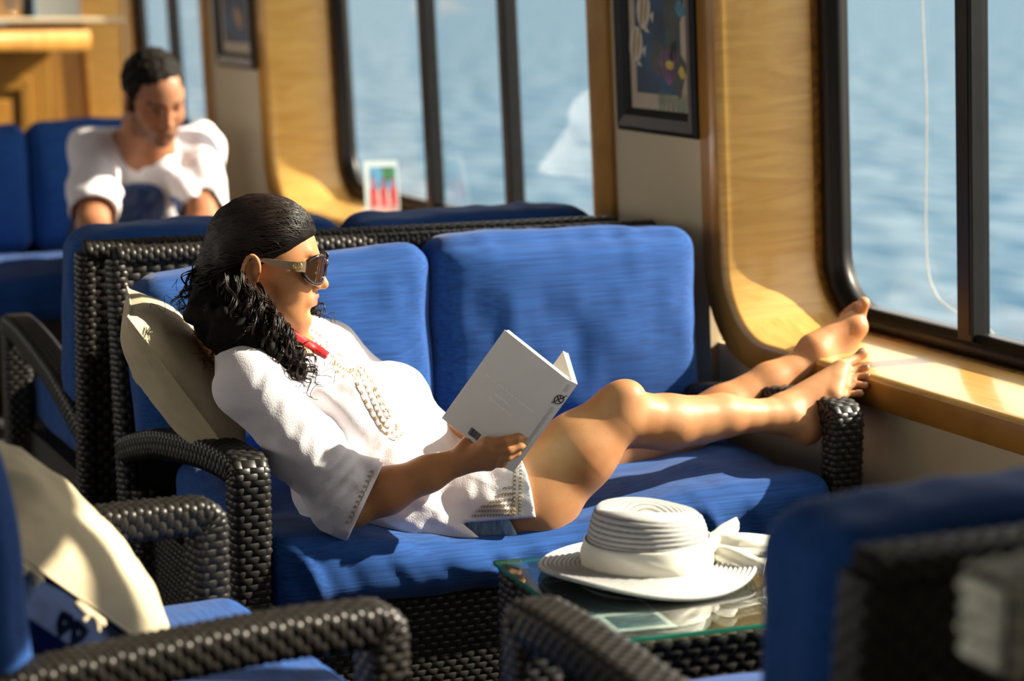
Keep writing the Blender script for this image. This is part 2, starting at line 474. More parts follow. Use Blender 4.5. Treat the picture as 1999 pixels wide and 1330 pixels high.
WIN = [(1.70, 4.273), (4.95, 7.57), (8.42, 10.42)]
VB, VT = 0.017, 1.46
mesh = MB()
for y0, y1 in ((-2.0, 1.60), (4.374, 4.85), (7.69, 8.32), (10.5, 11.5)):
    mesh.box((0.0, y0, -0.66), (0.03, y1, 1.66))
    mesh.box((0.24, y0, -0.66), (0.30, y1, 1.66))
for y0, y1 in ((1.60, 4.374), (4.85, 7.69), (8.32, 10.5)):
    mesh.box((0.02, y0, -0.66), (0.05, y1, VB - 0.04))
    mesh.box((0.24, y0, -0.66), (0.30, y1, VB - 0.005))
    mesh.box((0.0, y0, VT + 0.05), (0.30, y1, 1.66))
wall_obj('wall_right', mesh, M['cream'], kind='structure')
mesh = MB()
for y in (3.02, 2.1): mesh.box((0.012, y, -0.62), (0.02, y + 0.005, VB - 0.075))
wall_obj('trim_1', mesh, M['wooddark'], kind='structure')

def rrect(y0, y1, v0, v1, r, n=10):
    P = []
    for cy, cv, a0 in ((y1 - r, v1 - r, 0), (y0 + r, v1 - r, 90), (y0 + r, v0 + r, 180), (y1 - r, v0 + r, 270)):
        for i in range(n + 1):
            a = math.radians(a0 + 90 * i / n); P.append((cy + r * math.cos(a), cv + r * math.sin(a)))
    return P

def ring(loops):
    """loops: list of (list of (y,v), u); consecutive loops are skinned"""
    V = []; F = []; n = len(loops[0][0])
    for P, u in loops: V += [(u, y, v) for y, v in P]
    for k in range(len(loops) - 1):
        for i in range(n):
            F.append((k * n + i, k * n + (i + 1) % n, (k + 1) * n + (i + 1) % n, (k + 1) * n + i))
    return V, F

def window(idx, y0, y1, mull, side0=0.10, side1=0.10):
    root = empty('window_%d' % idx, WO, WR, kind='structure')
    r = 0.17
    inn = rrect(y0, y1, VB, VT, r)
    def off(o, b=0.07):                                # outer outline: thinner below
        return rrect(y0 - side0 * o, y1 + side1 * o, VB - b * o, VT + 0.07 * o, r + 0.05 * o)
    m = MB()
    V, F = ring([(inn, 0.272), (inn, -0.002), (off(0.03), -0.010), (off(0.10), -0.015), (off(0.16), -0.016)])
    m.add(V, F)
    lin = m.build('reveal_board', M['wood'], root, True)
    # the level part of the board is the sill
    lin.data.materials.append(M['woodh'])
    for p in lin.data.polygons:
        if p.center.z < VB + 0.06 and abs(p.normal.z) > 0.8: p.material_index = 1
    m = MB(); V, F = ring([(off(0.16), -0.016), (off(0.95), -0.016), (off(1.0), -0.010), (off(1.0), 0.03)]); m.add(V, F)
    m.build('edge_board', M['woodedge'], root, True)
    # black rubber frame
    g = 0.058
    fo = rrect(y0 + 0.004, y1 - 0.004, VB + 0.003, VT - 0.003, r - 0.01)
    fm = rrect(y0 + 0.012, y1 - 0.012, VB + 0.011, VT - 0.011, r - 0.015)
    fi = rrect(y0 + g - 0.014, y1 - g + 0.014, VB + g - 0.022, VT - g + 0.014, r - 0.04)
    fj = rrect(y0 + g, y1 - g, VB + g - 0.008, VT - g, r - 0.05)
    m = MB(); V, F = ring([(fo, 0.262), (fo, 0.244), (fm, 0.236), (fi, 0.236), (fi, 0.244), (fj, 0.246), (fj, 0.285), (fo, 0.285), (fo, 0.262)]); m.add(V, F)
    m.build('rubber_frame', M['black'], root, True)
    so = rrect(y0 - 0.0005, y1 + 0.0005, VB - 0.0005, VT + 0.0005, r)
    m = MB(); V, F = ring([(so, 0.222), (rrect(y0 + 0.003, y1 - 0.003, VB + 0.003, VT - 0.003, r - 0.003), 0.226), (fo, 0.236), (fo, 0.25)]); m.add(V, F)
    m.build('sealant_bead', M['sealant'], root, True)
    edges = [y0 + g] + [c for a in mull for c in (a - 0.027, a + 0.027)] + [y1 - g]
    for a in mull:
        m = MB(); m.box((0.238, a - 0.027, VB + 0.03), (0.285, a + 0.027, VT - 0.03), 0.004)
        m.build('mullion', M['black'], root)
        m = MB(); m.box((0.2365, a - 0.019, VB + 0.05), (0.2385, a - 0.012, VT - 0.05))
        m.build('mullion_gasket', M['blackframe'], root)
    for k in range(0, len(edges), 2):
        m = MB(); a, b = edges[k], edges[k + 1]
        m.add([(0.268, a - 0.02, VB + 0.03), (0.268, b + 0.02, VB + 0.03), (0.268, b + 0.02, VT - 0.03), (0.268, a - 0.02, VT - 0.03)], [(0, 1, 2, 3)])
        m.build('pane', M['glass'], root)
    return root
window(1, *WIN[0], [3.718, 3.06, 2.38])
window(2, *WIN[1], [6.05, 6.70, 5.42], 0.12, 0.12)
window(3, *WIN[2], [9.80], 0.10, 0.1)

# port side, out of the frame: low wall, posts and header with open windows between
mesh = MB(); mesh.box((-3.0, -2, 0), (-2.94, 11.5, 0.95)); mesh.box((-3.0, -2, 1.95), (-2.94, 11.5, 2.28))
for y in (-2, 0.4, 3.0, 5.6, 8.2, 11.0): mesh.box((-3.0, y, 0.95), (-2.94, y + 0.6, 1.95))
mesh.build('wall_left', M['cream'], kind='structure')
mesh = MB(); mesh.box((-3.0, -1.56, 0), (2.45, -1.5, 2.28)); mesh.build('wall_behind_light_block', M['cream'], kind='structure')  # unseen wall added to cut the light from behind the camera
# bulkhead at the far end and a stub of wall behind it
mesh = MB()
mesh.box((2.06, 10.45, 0.0), (2.62, 10.50, 1.265)); mesh.box((-3.0, 10.45, 0.0), (2.06, 10.49, 1.255))
mesh.box((-3.0, 10.45, 1.72), (2.6, 10.5, 2.28))
mesh.build('wall_back', M['wooddark'], kind='structure')
mesh = MB(); mesh.box((-3.0, 10.40, 1.262), (2.61, 10.52, 1.285), 0.006); mesh.build('trim_2', M['cream'], kind='structure')
mesh = MB(); mesh.box((2.598, 10.40, 0.0), (2.61, 10.45, 1.72), 0.006); mesh.build('trim_3', M['cream'], kind='structure')
# galley window seen above the bulkhead
r4 = empty('window_4', (2.25, 10.49, 1.28), kind='structure')
for a in (-0.62, -0.40, -0.115, 0.31):
    m = MB(); m.box((a, 0.0, 0.0), (a + 0.06, 0.04, 0.44), 0.004); m.build('post', M['black'], r4)
m = MB(); m.box((-0.055, 0.018, 0.0), (0.31, 0.022, 0.44)); m.build('pane', M['glass'], r4)
m = MB(); m.box((-0.34, 0.0, 0.0), (-0.115, 0.03, 0.44), 0.004); m.build('wood_panel', M['wooddark'], r4)
m = MB(); m.box((-0.56, 0.0, 0.0), (-0.40, 0.02, 0.44)); m.build('dark_panel', M['blackframe'], r4)

# sea all round
me = MB(); me.add([(-1500, -1500, -4), (1500, -1500, -4), (1500, 1500, -4), (-1500, 1500, -4)], [(0, 1, 2, 3)])
me.build('sea', M['sea'], kind='structure')

# ------------------------------------------------------------------ wicker seats
def seat(W, Dp, loc, rz, name, nback, label, cat, group, cush_top=0.93, blue=None, dent=None, left_arm=True, right_arm=True, backtop=0.895, seed=1, flat=False, slump=0.0):
    """local axes: x across, y from the front edge back, z up; returns the root Empty"""
    root = empty(name, loc, (0, 0, math.radians(rz)), label=label, cat=cat, group=group)
    blue = blue or M['blue']
    aw = 0.07
    def arm(x):
        P = [(x, 0.03, 0.0), (x, 0.03, 0.3), (x, 0.03, 0.588), (x, 0.034, 0.597), (x, 0.043, 0.601), (x, 0.075, 0.602)]
        q = catmull([(x, 0.075, 0.602), (x, 0.20, 0.596), (x, 0.36, 0.578), (x, 0.55, 0.550), (x, 0.72, 0.512), (x, Dp - 0.05, 0.476)], 6)
        if flat: q = catmull([(x, 0.075, 0.614), (x, 0.20, 0.615), (x, 0.40, 0.605), (x, 0.60, 0.588), (x, Dp - 0.05, 0.565)], 6); P = [(a, b, c + (0.012 if c > 0.5 else 0)) for a, b, c in P]
        P = np.vstack([P, q[1:]])
        return member_part('arm', root, P, (1, 0, 0), aw, 0.055)
    if left_arm: arm(aw / 2)
    if right_arm: arm(W - aw / 2)
    for x in (aw / 2 + 0.012, W - aw / 2 - 0.012):
        member_part('rear_leg', root, [(x, Dp - 0.10, 0.0), (x, Dp - 0.09, 0.40)], (1, 0, 0), 0.055, 0.05)
    # base skirts
    bx = MB(); bx.box((aw * 0.8, 0.05, 0.10), (W - aw * 0.8, Dp - 0.10, 0.335))
    base = bx.build('seat_base', M['core'], root)
    parts = [weave_panel((aw * 0.8, 0.0495, 0.10), (1, 0, 0), (0, 0, 1), W - 1.6 * aw, 0.235)]
    parts += [weave_panel((aw * 0.8 - 0.0005, Dp - 0.10, 0.10), (0, -1, 0), (0, 0, 1), Dp - 0.15, 0.235)]
    parts += [weave_panel((W - aw * 0.8 + 0.0005, 0.05, 0.10), (0, 1, 0), (0, 0, 1), Dp - 0.15, 0.235)]
    V, F = joinvf(parts); mesh_obj('wicker_weave', V, F, M['wicker'], base, kind='stuff')
    # reclined back
    yb, yt, zb, zt = Dp - 0.105, Dp - 0.03, 0.10, backtop
    L = math.hypot(yt - yb, zt - zb); wdir = np.array([0, (yt - yb) / L, (zt - zb) / L])
    ndir = np.array([0, wdir[2], -wdir[1]])
    th = 0.04
    m = MB()
    for i, x in enumerate((0.02, W - 0.02)):
        pass
    a = np.array([0.02, yb, zb]); b = np.array([W - 0.02, yb, zb])
    V = [a, b, b + wdir * L, a + wdir * L, a + ndir * th, b + ndir * th, b + wdir * L + ndir * th, a + wdir * L + ndir * th]
    m.add(V, [(0, 1, 2, 3), (7, 6, 5, 4), (0, 4, 5, 1), (2, 6, 7, 3), (0, 3, 7, 4), (1, 5, 6, 2)])
    back = m.build('backrest', M['core'], root)
    parts = [weave_panel(a - ndir * 0.0005 + wdir * L * 0.45, (1, 0, 0), wdir, W - 0.04, L * 0.55, 0.03, 0.015, 0.004),
             weave_panel(b + ndir * (th + 0.0005), (-1, 0, 0), wdir, W - 0.04, L, 0.03, 0.015, 0.004)]
    V, F = joinvf(parts); mesh_obj('wicker_weave', V, F, M['wicker'], back, kind='stuff')
    mid = a + ndir * th / 2
    top = [mid + wdir * (L - 0.01) + np.array([k, 0, 0]) for k in (-0.002, W - 0.038)]
    member_part('top_rail', root, top, -ndir, 0.055, 0.04, rad=0.014)
    for x in (0.0, W - 0.04):
        p0 = mid + np.array([x, 0, 0])
        member_part('back_stile', root, [p0, p0 + wdir * (L - 0.015)], (1, 0, 0), 0.04, 0.052, rad=0.012)
    # cushions
    def seatfn(P, U):
        P = P.copy()
        wpos = P + np.array([W / 2, (Dp - 0.2) / 2 - 0.005, 0.412])
        if dent:
            for (dx, dy, rx, ry, dz) in dent:
                g = np.exp(-((wpos[:, 0] - dx) / rx) ** 2 - ((wpos[:, 1] - dy) / ry) ** 2) * (U[:, 2] > -0.5) * np.clip((U[:, 2] + 0.5), 0, 1) / 1.5
                P[:, 2] -= dz * g
                rim = np.exp(-(((wpos[:, 0] - dx) / (rx * 1.5)) ** 2 - 1) ** 2 * 3) * (U[:, 1] < -0.3) * np.exp(-((U[:, 2]) / 0.8) ** 2)
                P[:, 1] -= 0.007 * rim * vnoise(np.stack([wpos[:, 0] * 38 + wpos[:, 2] * 14, wpos[:, 2] * 3, wpos[:, 1] * 3], 1))
        return P
    sw, sd = W - 2 * aw - 0.004, Dp - 0.2
    nx = int(60 * W / 0.8)
    V, F = cushion_mesh((sw, sd, 0.148), 0.04, (nx, 44, 12), (0.0, 0.012, 0.014), 0.0035, seed, seatfn)
    V += np.array([W / 2, sd / 2 - 0.005, 0.412])
    s = mesh_obj('seat_cushion', V, F, blue, root)
    bw = (W - 0.02) / nback if nback > 1 else W - 0.03
    hh = cush_top - 0.488
    for i in range(nback):
        V, F = cushion_mesh((bw - 0.006, 0.165, hh), 0.055, (44, 14, 40), (0.004, 0.030, 0.012), 0.0042, seed * 3 + i + 2)
        V += np.array([0, 0, hh / 2])
        if slump and i == 0:                               # squashed on its outer side
            V[:, 2] -= slump * np.clip(V[:, 2] / hh, 0, 1) * np.clip(0.55 - V[:, 0] / bw, 0, 1) ** 0.8
        ang = math.atan2(wdir[1], wdir[2]); c, sn = math.cos(ang), math.sin(ang)
        y = V[:, 1] * c + V[:, 2] * sn; z = -V[:, 1] * sn + V[:, 2] * c
        V[:, 1] = y; V[:, 2] = z
        V += np.array([(0.01 if nback > 1 else 0.015) + bw * (i + 0.5), Dp - 0.105 + (yt - yb) * 0.5 - 0.125, 0.488])
        mesh_obj('back_cushion', V, F, blue, root)
    return root

seat(1.30, 0.90, (1.072, 3.60, 0), 0, 'wicker_sofa', 2, 'two-seat dark wicker sofa with blue cushions that the reading woman lies on', 'sofa', 'dark wicker sofas with blue cushions', cush_top=0.907,
     dent=[(0.52, 0.04, 0.30, 0.34, 0.085), (0.25, 0.30, 0.2, 0.2, 0.02)], seed=1, slump=0.055)
seat(1.30, 0.90, (2.335, 5.50, 0), 180, 'wicker_sofa', 2, "wicker sofa seen from behind, back to back with the reading woman's sofa", 'sofa', 'dark wicker sofas with blue cushions', cush_top=0.915, seed=4)
seat(1.30, 0.90, (0.96, 7.20, 0), 0, 'wicker_sofa', 2, 'shaded dark blue sofa at the back that the man in the white T-shirt sits on', 'sofa', 'dark wicker sofas with blue cushions', cush_top=0.95, seed=7)
seat(0.74, 0.76, (1.015, 2.60, 0), 94, 'wicker_armchair', 1, 'wicker armchair at lower left with a taupe pillow on its blue seat', 'armchair', 'wicker armchairs in the foreground', seed=11, flat=True)
seat(0.76, 0.86, (1.90, 2.60, 0), 180, 'wicker_armchair', 1, 'wicker armchair at lower right seen from behind, blue cushion above its black back', 'armchair', 'wicker armchairs in the foreground', cush_top=0.908, seed=15, flat=True)

# ------------------------------------------------------------------ glass-topped wicker table
TZ = 0.5
tb = empty('side_table', (1.632, 2.985, 0), (0, 0, math.radians(-4)), label='low dark wicker side table with a glass top under the white hat', cat='table')
h = 0.235
for sx in (-1, 1):
    for sy in (-1, 1):
        member_part('leg', tb, [(sx * (h - 0.035), sy * (h - 0.035), 0.0), (sx * (h - 0.035), sy * (h - 0.035), TZ - 0.02)], (1, 0, 0), 0.07, 0.07, rad=0.01)
m = MB(); q = h - 0.008
m.box((-q, -q, TZ - 0.10), (q, q, TZ - 0.016)); top = m.build('table_frame', M['core'], tb)
parts = [weave_panel((-q, -q - 0.0005, TZ - 0.10), (1, 0, 0), (0, 0, 1), 2 * q, 0.084, 0.03, 0.014, 0.005), weave_panel((-q - 0.0005, q, TZ - 0.10), (0, -1, 0), (0, 0, 1), 2 * q, 0.084),
         weave_panel((q, q + 0.0005, TZ - 0.10), (-1, 0, 0), (0, 0, 1), 2 * q, 0.084), weave_panel((q + 0.0005, -q, TZ - 0.10), (0, 1, 0), (0, 0, 1), 2 * q, 0.084)]
V, F = joinvf(parts); mesh_obj('wicker_weave', V, F, M['wicker'], top, kind='stuff')
V, F = weave_panel((-q, -q, TZ - 0.0155), (1, 0, 0), (0, 1, 0), 2 * q, 2 * q, 0.026, 0.013, 0.003)
mesh_obj('woven_top', V, F, M['wicker_tan'], top, kind='stuff')
m = MB(); g = h + 0.006
m.box((-g, -g, TZ - 0.008), (g, g, TZ), 0.0015)
gl = m.build('glass_top', M['tableglass'], tb)
gl.data.materials.append(M['glassedge'])
for p in gl.data.polygons:
    if abs(p.normal.z) < 0.9: p.material_index = 1

# leaflet lying under the glass
lf = empty('leaflet', (1.462, 2.975, TZ - 0.0115), (0, 0, math.radians(-7)), label='printed white leaflet lying under the glass of the side table', cat='leaflet')
m = MB(); m.box((-0.045, -0.15, -0.0005), (0.085, 0.15, 0)); m.build('sheet', M['print'], lf)
pics = [((-0.038, -0.055), (0.078, 0.14), plain('leaflet_photo_sea', (0.06, 0.14, 0.20), 0.4, noise=0.7, nscale=40)),
        ((-0.005, -0.135), (0.075, -0.07), plain('leaflet_photo_reef', (0.04, 0.16, 0.22), 0.4, noise=0.7, nscale=70)),
        ((-0.038, -0.125), (-0.015, -0.075), plain('leaflet_text_block', (0.25, 0.30, 0.42), 0.5, noise=0.7, nscale=300))]
for a, b, mt in pics:
    m = MB(); m.box((*a, 0), (*b, 0.0004)); m.build('printed_picture', mt, lf)

# ------------------------------------------------------------------ sun hat
hat = empty('sun_hat', (1.604, 3.062, TZ + 0.001), (0, 0, math.radians(-20)), label='white wide-brimmed woven sun hat with an ivory ribbon on the glass table', cat='hat')
pitch = 0.0072
def hatfold(V):
    V = V.copy(); r = np.hypot(V[:, 0], V[:, 1]); a = np.arctan2(V[:, 1], V[:, 0])
    k = np.clip((r - 0.10) / 0.08, 0, 1)
    V[:, 2] += k * (0.007 * np.sin(2 * a + 0.6) + 0.004 * np.sin(3 * a + 2.0) + 0.006)
    return V
prof = []
n = int((0.178 - 0.094) / pitch)
for i in range(n * 4 + 1):
    t = i / (n * 4); r = 0.178 - t * (0.178 - 0.094)
    z = 0.010 + 0.010 * t ** 2 + 0.0032 * abs(math.sin(math.pi * (i / 4)))
    prof.append((r, z))
nbr = len(prof) - 1
under = [(r, z - 0.004) for r, z in prof[::-1]]
V, F = lathe(prof, 96); V2, F2 = lathe([prof[-1], (0.092, 0.014)] + under + [prof[0]], 96)
V = hatfold(V); V2 = hatfold(V2)
V, F = joinvf([(V, F), (V2, F2)])
o = mesh_obj('brim', V, F, M['straw'], hat); o.data.materials.append(M['groove'])
o.data.polygons.foreach_set('material_index', np.array([1 if (k // 96) % 4 == 3 and k // 96 < nbr else 0 for k in range(len(F))], dtype=np.int32))
prof = []
hc = 0.086; n = int(hc / pitch)
for i in range(n * 4 + 1):
    t = i / (n * 4)
    r = 0.0965 - 0.011 * t - 0.006 * t ** 6
    prof.append((r + 0.0025 * abs(math.sin(math.pi * i / 4)), 0.018 + hc * t))
rt, zt = prof[-1]
for i in range(1, 60):
    t = i / 59; prof.append((max(0.0005, rt * math.cos(t * math.pi / 2) ** 0.8), zt + 0.010 * math.sin(t * math.pi / 2) + 0.0010 * abs(math.sin(math.pi * i / 4))))
V, F = lathe(prof, 96)
top = np.clip((V[:, 2] - 0.075) / 0.055, 0, 1)
V[:, 2] -= 0.034 * np.exp(-((V[:, 0] + 0.01) / 0.055) ** 2 - (V[:, 1] / 0.026) ** 2) * top
pin = np.exp(-((V[:, 0] - 0.06) / 0.035) ** 2) * top
V[:, 1] -= np.sign(V[:, 1]) * pin * 0.016 * np.exp(-((np.abs(V[:, 1]) - 0.06) / 0.03) ** 2)
V[:, 2] += top * 0.010 * (-V[:, 0] / 0.08)
V[:, 0] *= 1.06
o = mesh_obj('crown', V, F, M['straw'], hat); o.data.materials.append(M['groove'])
o.data.polygons.foreach_set('material_index', np.array([1 if (k // 96) % 4 == 3 else 0 for k in range(len(F))], dtype=np.int32))
prof = [(0.0965, 0.016), (0.0985, 0.022), (0.0985, 0.035), (0.0970, 0.050), (0.0950, 0.060), (0.0925, 0.062)]
V, F = lathe(resample([(a, 0, b) for a, b in prof], 0.003)[:, [0, 2]], 128)
a = np.arctan2(V[:, 1], V[:, 0])
rr = 1 + 0.012 * vnoise(np.stack([a * 3, V[:, 2] * 120 + a * 5, a * 0], 1)) * (np.sin(np.clip((V[:, 2] - 0.016) / 0.046, 0, 1) * math.pi))
V[:, 0] *= rr * 1.06; V[:, 1] *= rr; V[:, :2] *= 1.035; V[:, 2] += 0.004 * np.sin(a + 1)
mesh_obj('ribbon_band', V, F, M['ivory'], hat)
def ribbon(name, path, widths, up, mat, parent, wav=0.003, seed=0, nn=7):
    P = catmull(path, 8); m = len(P); Wd = np.interp(np.linspace(0, 1, m), np.linspace(0, 1, len(widths)), widths)
    V = []; T = np.gradient(P, axis=0); T /= np.linalg.norm(T, axis=1)[:, None]
    for i in range(m):
        s = np.array(up, float); s -= T[i] * (s @ T[i]); s /= np.linalg.norm(s); nn_ = np.cross(T[i], s)
        for j in range(nn):
            t = j / (nn - 1) - 0.5
            V.append(P[i] + s * t * Wd[i] + nn_ * wav * math.sin(t * 9 + i * 0.25 + seed))
    F = [(i * nn + j, i * nn + j + 1, (i + 1) * nn + j + 1, (i + 1) * nn + j) for i in range(m - 1) for j in range(nn - 1)]
    o = mesh_obj(name, np.array(V), F, mat, parent)
    sm = o.modifiers.new('thickness', 'SOLIDIFY'); sm.thickness = 0.0016
    return o
bow = ribbon('ribbon_bow', [(0.098, 0.0, 0.040), (0.125, 0.012, 0.055), (0.150, 0.028, 0.058), (0.148, 0.040, 0.050), (0.115, 0.022, 0.045), (0.098, 0.004, 0.042)], [0.02, 0.04, 0.05, 0.05, 0.035, 0.02], (0, 0.3, 1), M['ivory'], hat, seed=1)
ribbon('ribbon_tail', [(0.096, 0.0, 0.040), (0.125, -0.004, 0.046), (0.165, -0.002, 0.043), (0.205, 0.004, 0.036)], [0.02, 0.038, 0.046, 0.05], (0, 0.55, 0.8), M['ivory'], hat, wav=0.004, seed=2)
ribbon('ribbon_tail', [(0.096, 0.0, 0.036), (0.125, -0.02, 0.034), (0.155, -0.035, 0.030), (0.185, -0.045, 0.026)], [0.02, 0.03, 0.036, 0.04], (0, 0.6, 0.7), M['ivory'], hat, wav=0.004, seed=3)
m = MB(); m.tube(catmull([(0.098, -0.014, 0.042), (0.108, -0.006, 0.054), (0.110, 0.008, 0.052), (0.100, 0.016, 0.040)], 6), 0.010, 8); m.build('ribbon_knot', M['ivory'], hat, True)

# ------------------------------------------------------------------ pictures on the wall
def wl(name, mb, mat, parent): return mb.build(name, mat, parent)
def picture(loc, w, hgt, label, fish, seed):
    root = empty('framed_picture', loc, WR, label=label, cat='picture', group='framed sea life pictures between the windows')
    fw = 0.055
    # local: u outward(+x), y along, z up from the bottom edge; the picture faces -x
    P = [(0, 0), (w, 0), (w, hgt), (0, hgt)]
    m = MB()
    for i in range(4):
        y0, z0 = P[i]; y1, z1 = P[(i + 1) % 4]
        def ins(y, z, o): return (y + (o if y == 0 else -o), z + (o if z == 0 else -o))
        loops = [(0, 0.0), (0, -0.018), (0.012, -0.026), (0.038, -0.020), (fw, -0.010), (fw, 0.0)]
        V = []; F = []
        for o_, u in loops:
            a = ins(y0, z0, o_); b = ins(y1, z1, o_); V += [(u, *a), (u, *b)]
        for k in range(len(loops) - 1): F.append((2 * k, 2 * k + 1, 2 * k + 3, 2 * k + 2))
        m.add(V, F)
    m.build('frame', M['blackframe'], root)
    m = MB(); m.box((-0.006, fw - 0.004, fw - 0.004), (-0.002, w - fw + 0.004, hgt - fw + 0.004)); m.build('mat_board', plain('picture_mat', (0.50, 0.42, 0.31), 0.7, noise=0.03), root)
    x0, x1, z0, z1 = fw + 0.035, w - fw - 0.032, fw + 0.038, hgt - fw - 0.05
    m = MB(); m.box((-0.0066, x0, z0), (-0.006, x1, z1)); m.build('printed_sea', plain('print_deep_blue', (0.005, 0.045, 0.105), 0.6, noise=0.8, nscale=9), root)
    rnd = random.Random(seed)
    def blob(cy, cz, ry, rz, rot, wob=0.15, n=18):
        return [(cy + ry * math.cos(t) * math.cos(rot) * (1 + wob * math.sin(3 * t + cy * 50)) - rz * math.sin(t) * math.sin(rot),
                 cz + ry * math.cos(t) * math.sin(rot) + rz * math.sin(t) * math.cos(rot) * (1 + wob * math.sin(2 * t + cz * 40))) for t in np.linspace(0, 2 * math.pi, n, endpoint=False)]
    def flat(name, polys, mat, lev):
        if 'fish' in name or 'fin' in name or 'stripe' in name:
            for p in polys:
                m = MB(); m.add([(-0.0066 - lev, y, z) for y, z in p], [tuple(range(len(p)))]); m.build(name, mat, root)
            return
        m = MB()
        for p in polys:
            nn = len(p); m.add([(-0.0066 - lev, y, z) for y, z in p], [tuple(range(nn))])
        m.build(name, mat, root)
    if not fish:
        flat('printed_fish', [blob(w * 0.42, hgt * 0.30, 0.05, 0.03, 0.7), blob(w * 0.6, hgt * 0.5, 0.06, 0.04, 0.2)], plain('print_ochre', (0.35, 0.16, 0.03), 0.5, noise=0.4, nscale=40), 0.0003)
        flat('printed_reef', [blob(w * 0.35, hgt * 0.55, 0.05, 0.10, 0)], plain('print_brown', (0.12, 0.04, 0.02), 0.5, noise=0.4, nscale=40), 0.0002)
        return root
    # y runs away from the camera: picture-left is large y.  q = fraction from the left
    Y = lambda q: w - fw - 0.0 - q * (w - 2 * fw)
    flat('printed_reef', [blob(Y(.76), z0 + 0.19, 0.045, 0.12, 0.1, 0.3), blob(Y(.52), z0 + 0.085, 0.045, 0.05, 0, 0.3), blob(Y(.82), z0 + 0.06, 0.035, 0.06, 0, 0.3)], plain('print_dark_reef', (0.010, 0.030, 0.022), 0.5, noise=0.6, nscale=60), 0.0002)
    def branch(y, z, a, l, d, out):
        y2, z2 = y + l * math.cos(a), z + l * math.sin(a); wd = 0.0035 * (d + 1) / 4
        out.append([(y - wd, z), (y + wd, z), (y2 + wd * .7, z2), (y2 - wd * .7, z2)])
        if d > 0:
            for da in (-0.45, 0.4): branch(y2, z2, a + da + rnd.uniform(-.15, .15), l * 0.72, d - 1, out)
    br = []
    for a in (0.7, 1.2, 1.75, 2.3): branch(Y(.68), z0 + 0.022, a, 0.034, 3, br)
    flat('printed_coral', br, plain('print_purple', (0.30, 0.07, 0.26), 0.5, noise=0.3, nscale=60), 0.0005)
    fishes = [(Y(.12), z0 + 0.115, .0), (Y(.27), z0 + 0.195, .1)]
    yel = plain('print_yellow', (0.55, 0.42, 0.03), 0.5, noise=0.2, nscale=60); pal = plain('print_pale', (0.60, 0.55, 0.44), 0.5, noise=0.1); och = plain('print_ochre', (0.36, 0.22, 0.05), 0.5, noise=0.2, nscale=60)
    for y, z, k in fishes:
        flat('printed_fish', [blob(y, z, 0.034, 0.044, 0.22, 0.05, 22)], pal, 0.0006)
        flat('printed_stripe', [blob(y - 0.014, z + 0.004, 0.006, 0.036, 0.25, 0), blob(y + 0.008, z, 0.007, 0.041, 0.2, 0)], och, 0.0009)
        flat('printed_fin', [[(y - 0.03, z - 0.012), (y - 0.052, z - 0.002), (y - 0.046, z - 0.03)], [(y - 0.008, z - 0.036), (y - 0.03, z - 0.052), (y - 0.004, z - 0.05)]], pal, 0.0009)
    flat('printed_fish', [blob(Y(.70), z0 + 0.070, 0.020, 0.011, 0, 0.1), blob(Y(.90), z0 + 0.055, 0.016, 0.013, 0.5, 0.1)], yel, 0.0009)
    flat('printed_fish', [blob(Y(.90), z0 + 0.20, 0.024, 0.018, 0.3, 0.1)], plain('print_turquoise', (0.02, 0.20, 0.30), 0.5, noise=0.2), 0.0009)
    gr = []
    for q in (.52, .58, .66, .74, .82, .88, .93):
        y = Y(q); hh = rnd.uniform(.03, .055)
        for s in (-.012, 0, .012): gr.append([(y - .002, z0 - .045), (y + .002, z0 - .045), (y + s + .001, z0 - .045 + hh), (y + s - .001, z0 - .045 + hh)])
    flat('printed_weed', gr, plain('print_weed', (0.13, 0.24, 0.17), 0.5, noise=0.4), 0.0009)
    return root
def wpt(u, Y, v):
    c, s = math.cos(-0.05), math.sin(-0.05)
    return (2.45 + u * c + v * s, Y, 0.65 - u * s + v * c)
picture(wpt(-0.002, 4.372, 0.449), 0.40, 0.62, 'black framed print of striped reef fish and purple coral beside the near window', True, 3)
picture(wpt(-0.002, 7.705, 0.487), 0.48, 0.62, 'blurred small framed picture on the far wall panel above the man', False, 5)

# postcard on the far window's sill
pc = empty('postcard', wpt(0.13, 6.86, 0.02), (0, 0, math.radians(24)), label='small colourful postcard standing on the sill of the far window', cat='postcard')
pc.rotation_euler = (math.radians(-12), 0, math.radians(-8))
m = MB(); m.box((-0.056, 0, 0), (0.060, 0.002, 0.185)); m.build('card', plain('card_pale', (0.62, 0.74, 0.78), 0.5, noise=0.05), pc)
m = MB(); m.box((-0.036, -0.0006, 0.09), (0.054, 0, 0.165)); m.build('printed_sky', plain('card_sky', (0.10, 0.32, 0.55), 0.5, noise=0.6, nscale=40), pc)
m = MB(); m.box((0.008, -0.0009, 0.12), (0.05, -0.0006, 0.163)); m.build('printed_leaves', plain('card_green', (0.05, 0.20, 0.08), 0.5, noise=0.6, nscale=60), pc)
m = MB()
for x in (-0.026, 0.008, 0.042):
    m.add([(x - .010, -.0012, .03), (x + .010, -.0012, .03), (x + .012, -.0012, .085), (x + .004, -.0012, .10), (x + .004, -.0012, .125), (x - .004, -.0012, .125), (x - .004, -.0012, .10), (x - .012, -.0012, .085)], [tuple(range(8))])
m.build('printed_figure', plain('card_red', (0.55, 0.05, 0.06), 0.5, noise=0.4, nscale=60), pc)
m = MB(); m.box((-0.04, -0.0010, 0.0), (0.056, -0.0006, 0.06)); m.build('printed_ground', plain('card_pink', (0.60, 0.42, 0.42), 0.5, noise=0.4, nscale=60), pc)

